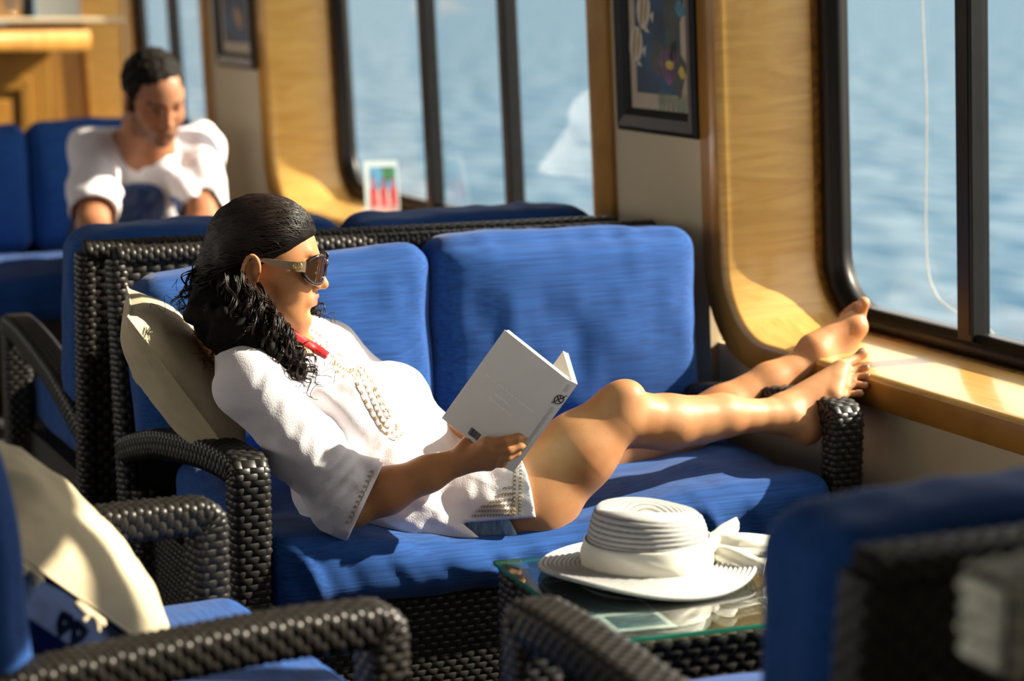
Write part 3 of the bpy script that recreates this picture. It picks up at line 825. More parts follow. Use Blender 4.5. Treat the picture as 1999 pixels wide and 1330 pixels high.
# cord hanging outside the near window
cd = MB(); cd.tube(catmull([wpt(0.6, 4.384, 1.15), wpt(0.6, 4.384, 0.73), wpt(0.6, 4.372, 0.489), wpt(0.6, 4.379, 0.144), wpt(0.6, 4.345, 0.036), wpt(0.6, 4.252, -0.004), wpt(0.6, 4.1, -0.05), wpt(0.4, 3.9, -0.2), wpt(0.31, 3.85, -0.3)], 10), 0.0020, 6)
tag(cd.build('cord', plain('pale_cord', (0.34, 0.36, 0.36), 0.7, noise=0.1, nscale=80), None, True), 'thin pale cord hanging outside the near window pane', 'cord')

# ------------------------------------------------------------------ bar in the far corner
bar = empty('bar_counter', (1.3, 9.75, 0), label='wooden bar counter with a rounded rail in the far left corner', cat='bar')
m = MB(); m.box((-1.6, 0.0, 0.0), (0.80, 0.5, 1.16), 0.004); m.build('body', M['wooddark'], bar)
m = MB(); m.box((-1.7, -0.14, 1.19), (0.90, 0.55, 1.225), 0.008); m.build('counter_top', M['woodedge'], bar)
m = MB(); m.tube([(-1.7, -0.16, 1.20), (0.94, -0.16, 1.20)], 0.045, 16); m.build('rail', M['woodedge'], bar, True)
for x in (-1.25, -0.55, 0.15):
    m = MB(); x1 = x + 0.56
    for a, b in (((x, .98), (x1, 1.04)), ((x, .1), (x1, .16)), ((x, .16), (x + .05, .98)), ((x1 - .05, .16), (x1, .98))):
        m.box((a[0], -0.025, a[1]), (b[0], 0.0, b[1]), 0.006)
    f = m.build('door', M['wooddark'], bar)
    m = MB(); m.box((x + .08, -0.014, .20), (x1 - .08, -0.001, .94), 0.006); m.build('raised_panel', M['woodedge'], f)
for i, (x, y) in enumerate(((1.91, 9.72), (1.97, 9.83))):
    V, F = lathe([(0.001, 0), (0.032, 0), (0.034, 0.004), (0.006, 0.012), (0.005, 0.07), (0.03, 0.10), (0.036, 0.14), (0.031, 0.19), (0.029, 0.19), (0.034, 0.14), (0.028, 0.102), (0.001, 0.078)], 20)
    g = mesh_obj('wine_glass', V, F, M['glass'], None, group='glasses on the bar', label=['blurred stemmed glass nearer the front edge of the bar', 'blurred stemmed glass further back on the bar'][i], cat='glass')
    g.location = (x, y, 1.226)

# added woven arm end at the right: its pale colour imitates sunlit wicker
wc = empty('sunlit_wicker_stand_in', (1.30, 1.50, 0), label='added wicker arm end, coloured pale to imitate sunlit wicker, at the lower right edge', cat='armchair')
pale = plain('sunlit_tone_wicker', (0.62, 0.62, 0.52), 0.5, 0.4, noise=0.3, nscale=60)  # sunlight on the weave put into the base colour
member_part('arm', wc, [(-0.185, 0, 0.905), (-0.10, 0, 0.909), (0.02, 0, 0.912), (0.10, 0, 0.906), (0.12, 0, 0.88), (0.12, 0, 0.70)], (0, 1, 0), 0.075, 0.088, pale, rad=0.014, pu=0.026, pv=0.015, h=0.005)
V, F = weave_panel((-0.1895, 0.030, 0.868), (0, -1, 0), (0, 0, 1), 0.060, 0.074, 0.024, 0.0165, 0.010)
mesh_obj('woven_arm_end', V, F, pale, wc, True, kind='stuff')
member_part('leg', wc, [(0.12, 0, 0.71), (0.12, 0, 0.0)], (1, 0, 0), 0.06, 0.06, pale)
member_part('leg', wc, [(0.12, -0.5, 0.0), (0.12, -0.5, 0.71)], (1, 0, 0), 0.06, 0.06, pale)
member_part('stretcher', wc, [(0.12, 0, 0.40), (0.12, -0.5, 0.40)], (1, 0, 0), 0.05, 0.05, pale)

# ------------------------------------------------------------------ sculpting: signed distance fields turned into one continuous skin
A = np.array
def smin(a, b, k):
    if k <= 0: return np.minimum(a, b)
    h = np.maximum(k - np.abs(a - b), 0) / k
    return np.minimum(a, b) - h * h * k * 0.25

class Sculpt:
    def __init__(s, lo, hi, h):
        s.lo = np.array(lo, float); s.h = h
        s.n = np.ceil((np.array(hi) - s.lo) / h).astype(int) + 1
        s.f = np.full(s.n, 0.08, np.float32)
    def win(s, lo, hi):
        a = np.clip(np.floor((np.array(lo) - s.lo) / s.h).astype(int), 0, s.n - 1)
        b = np.clip(np.ceil((np.array(hi) - s.lo) / s.h).astype(int) + 1, 1, s.n)
        sl = tuple(slice(a[i], b[i]) for i in range(3))
        ax = [s.lo[i] + np.arange(a[i], b[i]) * s.h for i in range(3)]
        return sl, ax[0][:, None, None].astype(np.float32), ax[1][None, :, None].astype(np.float32), ax[2][None, None, :].astype(np.float32)
    def _put(s, sl, d, k, op):
        if op == 'add': s.f[sl] = smin(s.f[sl], d, k)
        else: s.f[sl] = -smin(-s.f[sl], d, k)
    def cone(s, a, b, ra, rb=None, k=0.015, op='add'):
        rb = ra if rb is None else rb
        a = np.array(a, float); b = np.array(b, float); r = max(ra, rb) + k + 4 * s.h
        sl, X, Y, Z = s.win(np.minimum(a, b) - r, np.maximum(a, b) + r)
        ab = b - a; L2 = float(ab @ ab) + 1e-9
        t = ((X - a[0]) * ab[0] + (Y - a[1]) * ab[1] + (Z - a[2]) * ab[2]) / L2
        t = np.clip(t, 0, 1)
        d = np.sqrt((X - a[0] - t * ab[0]) ** 2 + (Y - a[1] - t * ab[1]) ** 2 + (Z - a[2] - t * ab[2]) ** 2) - (ra + (rb - ra) * t)
        s._put(sl, d, k, op); return s
    def chain(s, pts, rads, k=0.015):
        for i in range(len(pts) - 1): s.cone(pts[i], pts[i + 1], rads[i], rads[i + 1], k)
        return s
    def ell(s, c, r, R=None, k=0.015, op='add'):
        c = np.array(c, float); r = np.array(r, float); R = np.eye(3) if R is None else np.array(R)
        ext = np.sqrt((R ** 2) @ (r ** 2)) + k + 4 * s.h
        sl, X, Y, Z = s.win(c - ext, c + ext)
        X = X - c[0]; Y = Y - c[1]; Z = Z - c[2]
        q = [(X * R[0, i] + Y * R[1, i] + Z * R[2, i]) for i in range(3)]
        k0 = np.sqrt(sum((q[i] / r[i]) ** 2 for i in range(3))); k1 = np.sqrt(sum((q[i] / r[i] ** 2) ** 2 for i in range(3))) + 1e-9
        d = k0 * (k0 - 1) / k1
        s._put(sl, d, k, op); return s
    def cut(s, p, nrm, k=0.004, box=None):
        """removes what lies on the +nrm side of the plane (inside the box, if given)"""
        nrm = np.array(nrm, float); nrm /= np.linalg.norm(nrm)
        lo, hi = box if box else (s.lo, s.lo + s.n * s.h)
        sl, X, Y, Z = s.win(lo, hi)
        d = (X - p[0]) * nrm[0] + (Y - p[1]) * nrm[1] + (Z - p[2]) * nrm[2]
        s.f[sl] = -smin(-s.f[sl], -d, k); return s
    def wedge(s, planes, box):
        """removes the region on the negative side of all the planes"""
        sl, X, Y, Z = s.win(*box); r = None
        for p, n in planes:
            d = (X - p[0]) * n[0] + (Y - p[1]) * n[1] + (Z - p[2]) * n[2]
            r = d if r is None else np.maximum(r, d)
        s.f[sl] = np.maximum(s.f[sl], -r); return s
    def disp(s, fn, band=0.02):
        i = np.nonzero(np.abs(s.f) < band)
        P = np.stack(i, 1) * s.h + s.lo
        s.f[i] -= fn(P).astype(np.float32); return s
    def mesh(s, smooth=1):
        f = s.f; ins = f < 0
        n = np.array(f.shape) - 1
        c = np.zeros(n, np.uint8)
        for dx in (0, 1):
            for dy in (0, 1):
                for dz in (0, 1): c += ins[dx:n[0] + dx, dy:n[1] + dy, dz:n[2] + dz]
        act = (c > 0) & (c < 8)
        idx = np.full(n, -1, np.int64); I = np.stack(np.nonzero(act), 1); idx[act] = np.arange(len(I))
        acc = np.zeros((len(I), 3)); cnt = np.zeros(len(I))
        cor = [(a, b, e) for a in (0, 1) for b in (0, 1) for e in (0, 1)]
        val = {q: f[I[:, 0] + q[0], I[:, 1] + q[1], I[:, 2] + q[2]].astype(float) for q in cor}
        for q in cor:
            for ax in range(3):
                if q[ax] == 0:
                    r = list(q); r[ax] = 1; r = tuple(r); a, b = val[q], val[r]
                    m = (a < 0) != (b < 0); t = np.where(m, a / np.where(m, a - b, 1), 0)
                    p = np.array(q, float)[None, :].repeat(len(I), 0); p[:, ax] += t
                    acc[m] += p[m]; cnt[m] += 1
        V = (I + acc / cnt[:, None]) * s.h + s.lo
        Q = []
        for ax in range(3):
            b, e = (ax + 1) % 3, (ax + 2) % 3
            A = [slice(None)] * 3; B = [slice(None)] * 3
            A[ax] = slice(0, -1); B[ax] = slice(1, None)
            a0, a1 = ins[tuple(A)], ins[tuple(B)]
            E = np.stack(np.nonzero(a0 != a1), 1)
            ok = (E[:, b] > 0) & (E[:, e] > 0) & (E[:, b] < n[b]) & (E[:, e] < n[e]) & (E[:, ax] < n[ax])
            E = E[ok]; sg = a0[E[:, 0], E[:, 1], E[:, 2]]
            def cell(db, de):
                t = E.copy(); t[:, b] -= db; t[:, e] -= de; return idx[t[:, 0], t[:, 1], t[:, 2]]
            q = np.stack([cell(1, 1), cell(0, 1), cell(0, 0), cell(1, 0)], 1)
            q[~sg] = q[~sg][:, ::-1]; Q.append(q)
        Q = np.vstack(Q); Q = Q[(Q >= 0).all(1)]
        for _ in range(smooth):
            S = np.zeros_like(V); C = np.zeros(len(V))
            for a in range(4):
                b = (a + 1) % 4
                np.add.at(S, Q[:, a], V[Q[:, b]]); np.add.at(S, Q[:, b], V[Q[:, a]])
                np.add.at(C, Q[:, a], 1); np.add.at(C, Q[:, b], 1)
            V = 0.5 * V + 0.5 * S / np.maximum(C, 1)[:, None]
        return V, Q

def rotm(yaw, pitch=0, roll=0):
    """columns: forward, left, up of a head that looks along yaw (radians, from +x), pitched down, rolled"""
    cy, sy = math.cos(yaw), math.sin(yaw)
    Rz = np.array([[cy, -sy, 0], [sy, cy, 0], [0, 0, 1]]); cp, sp = math.cos(pitch), math.sin(pitch)
    Ry = np.array([[cp, 0, sp], [0, 1, 0], [-sp, 0, cp]]); cr, sr = math.cos(roll), math.sin(roll)
    Rx = np.array([[1, 0, 0], [0, cr, -sr], [0, sr, cr]])
    return Rz @ Ry @ Rx

def sculpt_head(S, C, R, sc=1.0, man=False):
    """local: origin between the ears, x forward, y left, z up"""
    T = lambda x, y, z: C + R @ np.array([x, y, z]) * sc
    E = lambda c, r, k, rr=None, op='add': S.ell(T(*c), np.array(r) * sc, R if rr is None else R @ rr, k * sc, op)
    K = lambda a, b, ra, rb, k, op='add': S.cone(T(*a), T(*b), ra * sc, rb * sc, k * sc, op)
    E((-0.002, 0, 0.048), (0.092, 0.074, 0.082), 0.0)                     # cranium
    E((0.050, 0, 0.010), (0.053, 0.060, 0.088), 0.03)                     # face mass
    E((0.058, 0, -0.055), (0.042, 0.048, 0.042), 0.03)                    # lower face
    K((0.012, 0.052, -0.040), (0.078, 0.016, -0.082), 0.016, 0.014, 0.025)    # jaw
    K((0.012, -0.052, -0.040), (0.078, -0.016, -0.082), 0.016, 0.014, 0.025)
    E((0.089, 0, -0.080), (0.016, 0.018, 0.015), 0.012)                   # chin
    K((0.086, -0.025, 0.046), (0.086, 0.025, 0.046), 0.011, 0.011, 0.014)     # brow
    for sy in (-1, 1):
        E((0.066, sy * 0.040, -0.012), (0.026, 0.022, 0.024), 0.02)       # cheek
        E((0.094, sy * 0.032, 0.027), (0.016, 0.019, 0.013), 0.012, op='sub')   # eye socket
        E((0.080, sy * 0.032, 0.026), (0.0125, 0.0135, 0.0125), 0.003)    # eyeball with lids
        K((0.088, sy * 0.019, 0.036), (0.082, sy * 0.046, 0.034), 0.0045, 0.003, 0.004)
    K((0.097, 0, 0.040), (0.116, 0, -0.003), 0.0085, 0.0090, 0.012)       # nose bridge
    E((0.118, 0, -0.008), (0.0115, 0.0105, 0.0095), 0.006)                # tip
    for sy in (-1, 1):
        E((0.106, sy * 0.011, -0.012), (0.011, 0.0075, 0.008), 0.005)     # wing
    E((0.098, 0, -0.042), (0.013, 0.026, 0.018), 0.014)                   # muzzle
    K((0.1075, 0.0, -0.031), (0.100, 0.017, -0.036), 0.0058, 0.0028, 0.004)     # upper lip
    K((0.1075, 0.0, -0.031), (0.100, -0.017, -0.036), 0.0058, 0.0028, 0.004)
    K((0.1050, 0.0, -0.0435), (0.098, 0.014, -0.040), 0.0062, 0.003, 0.004)     # lower lip
    K((0.1050, 0.0, -0.0435), (0.098, -0.014, -0.040), 0.0062, 0.003, 0.004)
    K((0.1135, 0.018, -0.0375), (0.1135, -0.018, -0.0375), 0.0022, 0.0022, 0.003, op='sub')
    E((0.104, 0, -0.058), (0.010, 0.020, 0.006), 0.010, op='sub')         # dip above the chin
    K((-0.030, 0, -0.02), (-0.055, 0, -0.11), 0.056 if not man else 0.062, 0.052 if not man else 0.060, 0.03)      # neck
    K((0.000, 0, -0.07), (-0.04, 0, -0.13), 0.036, 0.042, 0.03)
    for sy in (-1, 1):
        yw = rotm(sy * 0.35, 0.10, 0)
        E((-0.008, sy * 0.078, 0.006), (0.021, 0.0085, 0.034), 0.004, yw)    # ear
        E((-0.005, sy * 0.0795, -0.024), (0.009, 0.006, 0.010), 0.004)
        E((-0.001, sy * 0.0875, 0.010), (0.0125, 0.0095, 0.022), 0.002, yw, 'sub')
    return T

def ear_rim(S, C, R, sc, sy):
    pts = []
    for a in np.linspace(-1.9, 2.6, 14):
        x, z = 0.0165 * math.cos(a + 0.5), 0.029 * math.sin(a + 0.5)
        pts.append(C + R @ A([-0.008 - x * 0.9 + 0.002, sy * (0.0885 + 0.002 * math.cos(a)), 0.008 + z]) * sc)
    S.chain(pts, [0.0036 * sc] * 14, 0.003)

def closest_attr(o, name, fn):
    me = o.data; n = len(me.vertices); co = np.zeros(n * 3); me.vertices.foreach_get('co', co)
    a = me.attributes.new(name, 'FLOAT', 'POINT'); a.data.foreach_set('value', fn(co.reshape(-1, 3)).astype(np.float32))

def lerp(a, b, t): return A(a) + (A(b) - A(a)) * t

# ------------------------------------------------------------------ the reading woman
WH = A((1.1833, 3.8150, 0.9210))                       # her near ear
WRm = rotm(math.radians(-26), math.radians(7), math.radians(-3))
WC = WH - WRm @ A([0, -0.076, 0])
HT = lambda x, y, z: WC + WRm @ A([x, y, z])

neck = HT(-0.04, 0, -0.10)
shN = A((1.1497, 3.7350, 0.7332)); shF = A((1.4005, 4.0400, 0.7267))
chest = A((1.3278, 3.9000, 0.6542)); belly = A((1.4481, 3.8700, 0.5596)); pelvis = A((1.5942, 3.8500, 0.4536))
hipN = A((1.6121, 3.7450, 0.4497)); hipF = A((1.6405, 3.9350, 0.4442))
kneeN = A((1.8472, 3.6600, 0.6339)); ankN = A((2.2422, 3.7000, 0.5946))
kneeF = A((2.1411, 3.9300, 0.5359)); ankF = A((2.4546, 3.9300, 0.6599))
elbN = A((1.3121, 3.6550, 0.5141)); wriN = A((1.4860, 3.6000, 0.5857))
elbF = A((1.5649, 4.0200, 0.5513)); wriF = A((1.6168, 3.8000, 0.6039))

S = Sculpt((1.0, 3.45, 0.36), (2.66, 4.22, 1.12), 0.0034)
sculpt_head(S, WC, WRm)
ear_rim(S, WC, WRm, 1.0, -1)
# trunk
side = (shN - shF); side /= np.linalg.norm(side)
S.chain([neck, lerp(neck, chest, 0.5), chest, belly, pelvis], [0.052, 0.07, 0.095, 0.088, 0.10], 0.05)
for t, w in ((1, 0.085), (-1, 0.085)):
    S.cone(chest + side * w * t, belly + side * 0.07 * t, 0.075, 0.075, 0.05)
    S.cone(belly + side * 0.07 * t, pelvis + side * 0.085 * t, 0.075, 0.092, 0.05)
S.cone(lerp(neck, shN, 0.25), shN, 0.045, 0.05, 0.05); S.cone(lerp(neck, shF, 0.25), shF, 0.045, 0.05, 0.05)
# arms
S.chain([shN, lerp(shN, elbN, 0.5), elbN], [0.05, 0.046, 0.038], 0.03)
fm = lerp(elbN, wriN, 0.32)
S.chain([elbN, fm, lerp(elbN, wriN, 0.75), wriN], [0.037, 0.041, 0.031, 0.026], 0.02)
S.chain([shF, lerp(shF, elbF, 0.5), elbF], [0.05, 0.044, 0.037], 0.03)
S.chain([elbF, lerp(elbF, wriF, 0.35), wriF], [0.037, 0.039, 0.026], 0.02)
# legs
kn = lambda p, d: A(p) + A(d)
S.chain([hipN, A((1.6843, 3.7050, 0.4795)), A((1.7735, 3.6750, 0.5675)), kneeN], [0.098, 0.091, 0.071, 0.054], 0.03)
S.ell((1.8600, 3.6450, 0.6752), (0.036, 0.034, 0.030), None, 0.03)                       # kneecap
S.ell((1.9094, 3.6550, 0.6417), (0.026, 0.028, 0.020), None, 0.02)
S.chain([kneeN, lerp(kneeN, ankN, 0.3) + A([0, 0, -0.012]), lerp(kneeN, ankN, 0.62), lerp(kneeN, ankN, 0.92), ankN], [0.050, 0.051, 0.041, 0.031, 0.033], 0.02)
S.cone(lerp(kneeN, ankN, 0.12) + A([0, 0.01, -0.022]), lerp(kneeN, ankN, 0.5) + A([0, 0.01, -0.018]), 0.036, 0.034, 0.03)    # calf
S.chain([hipF, lerp(hipF, kneeF, 0.4), kneeF], [0.098, 0.078, 0.054], 0.03)
S.chain([kneeF, lerp(kneeF, ankF, 0.3) + A([0, 0, -0.008]), lerp(kneeF, ankF, 0.65), ankF], [0.051, 0.050, 0.039, 0.032], 0.02)
# near foot: side and top seen, sole against the arm of the sofa
heelN = A((2.2904, 3.6900, 0.5652)); bmN = A((2.3967, 3.7350, 0.6714)); blN = A((2.3485, 3.6800, 0.6273))
S.chain([ankN, heelN], [0.033, 0.029], 0.02)
S.cone(heelN, lerp(heelN, blN, 0.6), 0.027, 0.022, 0.02); S.cone(lerp(heelN, blN, 0.6), blN, 0.022, 0.017, 0.02)
S.cone(ankN + A([0.01, 0.015, 0.008]), bmN, 0.033, 0.019, 0.025)
S.cone(ankN + A([0.012, 0.005, 0.0]), lerp(bmN, blN, 0.5), 0.034, 0.017, 0.02)
S.cone(bmN, blN, 0.018, 0.016, 0.012)
S.ell((2.2544, 3.6750, 0.5919), (0.016, 0.012, 0.016), None, 0.012)                     # ankle bone
TN = [[A((2.4126, 3.7450, 0.6813)), A((2.4415, 3.7500, 0.6881)), A((2.4572, 3.7500, 0.6987))], [A((2.4003, 3.7250, 0.6642)), A((2.4332, 3.7250, 0.6735)), A((2.4438, 3.7150, 0.6754))],
      [A((2.3912, 3.7120, 0.6502)), A((2.4239, 3.7120, 0.6594)), A((2.4370, 3.7000, 0.6604))], [A((2.3791, 3.7000, 0.6362)), A((2.4117, 3.7000, 0.6464)), A((2.4247, 3.6880, 0.6443))],
      [A((2.3591, 3.6850, 0.6225)), A((2.3891, 3.6850, 0.6307)), A((2.4045, 3.6750, 0.6323))]]
for i, t in enumerate(TN):
    r = (0.0120, 0.0084, 0.0080, 0.0077, 0.0077)[i]
    S.cone(t[0], t[1], r * 1.05, r * 0.86, 0.004); S.cone(t[1], t[2], r * 0.86, r * 1.0, 0.003)
# far foot: standing on its heel on the sill, inner edge towards the camera
heelF = A((2.5087, 3.9300, 0.6428)); ballF = A((2.5547, 3.9250, 0.7204)); ballF2 = A((2.5705, 3.9900, 0.7191))
S.chain([ankF, heelF], [0.033, 0.029], 0.02)
S.cone(A((2.4571, 3.9350, 0.6811)), A((2.5511, 3.9400, 0.7319)), 0.033, 0.021, 0.03)
S.cone(heelF, ballF, 0.024, 0.021, 0.03); S.cone(heelF + A([0, 0.03, 0]), ballF2, 0.022, 0.017, 0.03); S.cone(ballF, ballF2, 0.020, 0.017, 0.015)
TF = [[A((2.5603, 3.9300, 0.7260)), A((2.5673, 3.9300, 0.7522)), A((2.5712, 3.9250, 0.7726))], [A((2.5606, 3.9550, 0.7358)), A((2.5708, 3.9600, 0.7613)), A((2.5721, 3.9500, 0.7648))],
      [A((2.5658, 3.9750, 0.7305)), A((2.5735, 3.9800, 0.7528)), A((2.5761, 3.9700, 0.7574))], [A((2.5677, 3.9900, 0.7260)), A((2.5775, 4.0000, 0.7442)), A((2.5801, 3.9900, 0.7488))], [A((2.5728, 4.0100, 0.7183)), A((2.5782, 4.0150, 0.7342)), A((2.5827, 4.0100, 0.7380))]]
for i, t in enumerate(TF):
    r = (0.0145, 0.0092, 0.0088, 0.0084, 0.0084)[i]
    S.cone(t[0], t[1], r * 1.02, r * 0.88, 0.005); S.cone(t[1], t[2], r * 0.88, r * 0.95, 0.003)
# near hand: back of the hand to the camera, fingers wrapped under the lower corner of the book
hw = wriN
kn4 = [A((1.5303, 3.5450, 0.6278)), A((1.5404, 3.5450, 0.6156)), A((1.5438, 3.5530, 0.6014)), A((1.5419, 3.5650, 0.5877))]
for q in kn4: S.cone(lerp(hw, q, 0.12), q, 0.018, 0.0125, 0.012)
S.cone(kn4[0], kn4[3], 0.0125, 0.0115, 0.01)
fing = [[(952, 868, 3.545), (985, 862, 3.525), (1010, 856, 3.522), (1027, 853, 3.526)],
        [(962, 880, 3.545), (992, 877, 3.522), (1014, 868, 3.522), (1026, 864, 3.530)],
        [(962, 893, 3.553), (990, 891, 3.525), (1008, 882, 3.530), (1018, 874, 3.542)],
        [(955, 905, 3.565), (978, 903, 3.540), (992, 894, 3.545), (1000, 887, 3.556)]]
FN = [[A((1.5303, 3.5450, 0.6278)), A((1.5548, 3.5250, 0.6352)), A((1.5778, 3.5200, 0.6398)), A((1.5959, 3.5220, 0.6417))],
      [A((1.5404, 3.5450, 0.6156)), A((1.5605, 3.5220, 0.6202)), A((1.5828, 3.5220, 0.6258)), A((1.5986, 3.5280, 0.6290))],
      [A((1.5438, 3.5530, 0.6014)), A((1.5612, 3.5280, 0.6058)), A((1.5813, 3.5300, 0.6121)), A((1.5961, 3.5380, 0.6168))],
      [A((1.5419, 3.5650, 0.5877)), A((1.5562, 3.5420, 0.5911)), A((1.5727, 3.5450, 0.5976)), A((1.5855, 3.5530, 0.6024))]]
for i, f in enumerate(FN):
    r = (0.0092, 0.0094, 0.0088, 0.0078)[i]
    S.chain(f, [r * 1.15, r * 1.05, r * 0.95, r * 0.85], 0.003)
th = [lerp(hw, kn4[0], 0.25) + A([0, 0, 0.012]), A((1.5297, 3.6000, 0.6391)), A((1.5723, 3.6350, 0.6356)), A((1.6027, 3.6500, 0.6342))]
S.chain(th, [0.016, 0.012, 0.0105, 0.0085], 0.008)
# far hand: holds the front cover from behind, mostly hidden by the book
hf = wriF
for k_, e in enumerate(((1000, 812), (1004, 824), (1004, 836), (998, 848))):
    pass
FF = [[A((1.6284, 3.7400, 0.6341)), A((1.6373, 3.7000, 0.6495)), A((1.6450, 3.6700, 0.6602))], [A((1.6316, 3.7400, 0.6239)), A((1.6415, 3.7000, 0.6373)), A((1.6492, 3.6700, 0.6481))],
      [A((1.6315, 3.7400, 0.6129)), A((1.6415, 3.7000, 0.6255)), A((1.6471, 3.6700, 0.6355))], [A((1.6295, 3.7450, 0.6012)), A((1.6375, 3.7100, 0.6121)), A((1.6433, 3.6850, 0.6203))]]
for i, f in enumerate(FF):
    S.cone(hf, f[0], 0.018, 0.012, 0.012); r = (0.009, 0.0092, 0.0088, 0.0078)[i]
    S.chain(f, [r * 1.1, r, r * 0.85], 0.003)
S.chain([hf + A([0, 0, 0.012]), A((1.6103, 3.7300, 0.6443)), A((1.6142, 3.7000, 0.6671))], [0.015, 0.0115, 0.009], 0.006)

Vb, Qb = S.mesh(1)
person = empty('person', tuple(pelvis), label='woman in sunglasses and white tunic reading on the sofa, feet on the sill', cat='person')
off = np.array(pelvis)
body = mesh_obj('body', Vb - off, Qb, M['skin'], person)
mouthU, mouthL = HT(0.1065, 0, -0.037) - off, HT(0.104, 0, -0.048) - off
def lipf(P):
    L = (P - (WC - off)) @ WRm
    a = (np.abs(L[:, 1]) < 0.021) & (L[:, 0] > 0.093)
    d = np.sqrt((L[:, 1] / 0.021) ** 2 + ((L[:, 2] + 0.0375) / 0.0105) ** 2)
    return np.clip((1.05 - d) * 5, 0, 1) * a
closest_attr(body, 'lips', lipf)
bvh_body = BVHTree.FromPolygons([tuple(v) for v in Vb], [tuple(q) for q in Qb.tolist()])

# nails
def nail(tip, prev, n_up, w, name='nail'):
    tip = A(tip); d = tip - A(prev); d /= np.linalg.norm(d); u = A(n_up, float); u -= d * (u @ d); u /= np.linalg.norm(u); s_ = np.cross(d, u)
    loc, nrm, _, _ = bvh_body.ray_cast(Vector(tip + u * 0.03), Vector(-u))
    if loc is None: return
    c = A(loc) - d * 0.001
    V = []; F = []
    for i, a in enumerate(np.linspace(-0.006, 0.006, 5)):
        ww = w * (1 - 0.15 * abs(i - 2) / 2) * (0.8 if i in (0, 4) else 1)
        for j, t in enumerate(np.linspace(-1, 1, 5)):
            V.append(c + d * a + s_ * t * ww + u * (0.0009 - 0.0020 * t * t - (0.001 if i == 0 else 0)))
    for i in range(4):
        for j in range(4): F.append((i * 5 + j, i * 5 + j + 1, i * 5 + j + 6, i * 5 + j + 5))
    mesh_obj(name, A(V) - off, F, M['nail'], person)
for i, t in enumerate(TN): nail(t[2], t[1], (-0.35, -0.35, 0.9), 0.0062 if i == 0 else 0.0042, 'toenail')
for i, t in enumerate(TF[:1]): nail(t[2], t[1], (-0.8, -0.3, 0.3), 0.0066, 'toenail')
for f in FN[:2]: nail(f[3], f[2], (0.1, -1, 0.35), 0.0042, 'fingernail')

# ---- white tunic
T = Sculpt((1.0, 3.45, 0.36), (1.86, 4.22, 0.96), 0.0036)
g = 0.014
T.chain([lerp(neck, chest, 0.42), chest, belly, pelvis], [0.082, 0.105, 0.10, 0.112], 0.05)
for t in (1, -1):
    T.cone(chest + side * 0.085 * t, belly + side * 0.075 * t, 0.088, 0.088, 0.05)
    T.cone(belly + side * 0.075 * t, pelvis + side * 0.09 * t, 0.088, 0.105, 0.05)
T.cone(lerp(neck, shN, 0.45), shN, 0.050, 0.066, 0.05); T.cone(lerp(neck, shF, 0.45), shF, 0.050, 0.064, 0.05)
fwd = np.cross(side, belly - chest); fwd /= np.linalg.norm(fwd)
if fwd[2] < 0: fwd = -fwd
bN = A((1.3446, 3.7400, 0.6571)); bF = A((1.4869, 3.9000, 0.6619))
T.ell(bN, (0.072, 0.066, 0.066), None, 0.035); T.ell(bF, (0.066, 0.064, 0.062), None, 0.045)
# skirt of the tunic over hips and thigh
thN = lerp(hipN, kneeN, 0.30)
T.chain([pelvis, hipN, A((1.6843, 3.7050, 0.4795)), A((1.7236, 3.6900, 0.5210))], [0.112, 0.116, 0.104, 0.096], 0.03)
T.chain([pelvis, hipF, lerp(hipF, kneeF, 0.35)], [0.112, 0.112, 0.095], 0.03)
T.chain([A((1.3135, 3.8000, 0.5066)), A((1.4546, 3.7400, 0.4566)), A((1.5422, 3.7000, 0.4172)), A((1.6028, 3.6700, 0.4020))], [0.07, 0.055, 0.045, 0.030], 0.04)
# neckline: a V that opens on the chest
ncen = lerp(neck, chest, 0.40)
def fold(P):
    q1 = vnoise(np.stack([P[:, 0] * 26 + P[:, 2] * 22, P[:, 2] * 9 - P[:, 0] * 6, P[:, 1] * 10], 1))
    q2 = vnoise(np.stack([P[:, 0] * 60 - P[:, 2] * 30, P[:, 2] * 22 + P[:, 0] * 14, P[:, 1] * 24], 1))
    # tight folds where the sleeve bends
    el = np.exp(-np.sum((P - A((1.2717, 3.6000, 0.5817))) ** 2, 1) / 0.06 ** 2)
    ax = (P - elbN) @ ((elbN - shN) / np.linalg.norm(elbN - shN))
    q3 = np.sin(ax * 210 + 2.0 * vnoise(P * 16)) * el
    low = np.clip((0.62 - P[:, 2]) / 0.12, 0, 1)
    q4 = (1 - np.abs(vnoise(np.stack([P[:, 0] * 18 + P[:, 2] * 34, P[:, 2] * 5, P[:, 1] * 6], 1)))) * low
    return 0.0030 * q1 + 0.0011 * q2 + 0.0030 * q3 + 0.004 * (q4 - 0.4 * low)
T.disp(fold)
# hem: the front panel ends across the thigh, the back panel on the seat
hemd = kneeN - hipN; hemd /= np.linalg.norm(hemd)
T.cut(A((1.6533, 3.6600, 0.5141)), A([0.97, -0.10, 0.10]))
# side slit: shorts show between the front and the back panel
l1a, l1b = A((1.5257, 3.6600, 0.4568)), A((1.6618, 3.6600, 0.4499)); l2b = A((1.6216, 3.6600, 0.3686))
VD = A([0.30, 0.90, -0.28])
n1 = np.cross(l1b - l1a, VD); n1 /= np.linalg.norm(n1); n1 = n1 if n1[2] > 0 else -n1       # region below line 1
n2 = np.cross(l2b - l1a, VD); n2 /= np.linalg.norm(n2); n2 = n2 if n2[0] < 0 else -n2       # and right of line 2
T.wedge([(l1a, n1), (l1a, n2)], ((1.5, 3.45, 0.36), (1.9, 3.85, 0.62)))
T.cut(A((1.6301, 3.6600, 0.3776)), A([0.9, -0.1, -0.4]), box=((1.5, 3.45, 0.36), (1.9, 3.85, 0.47)))
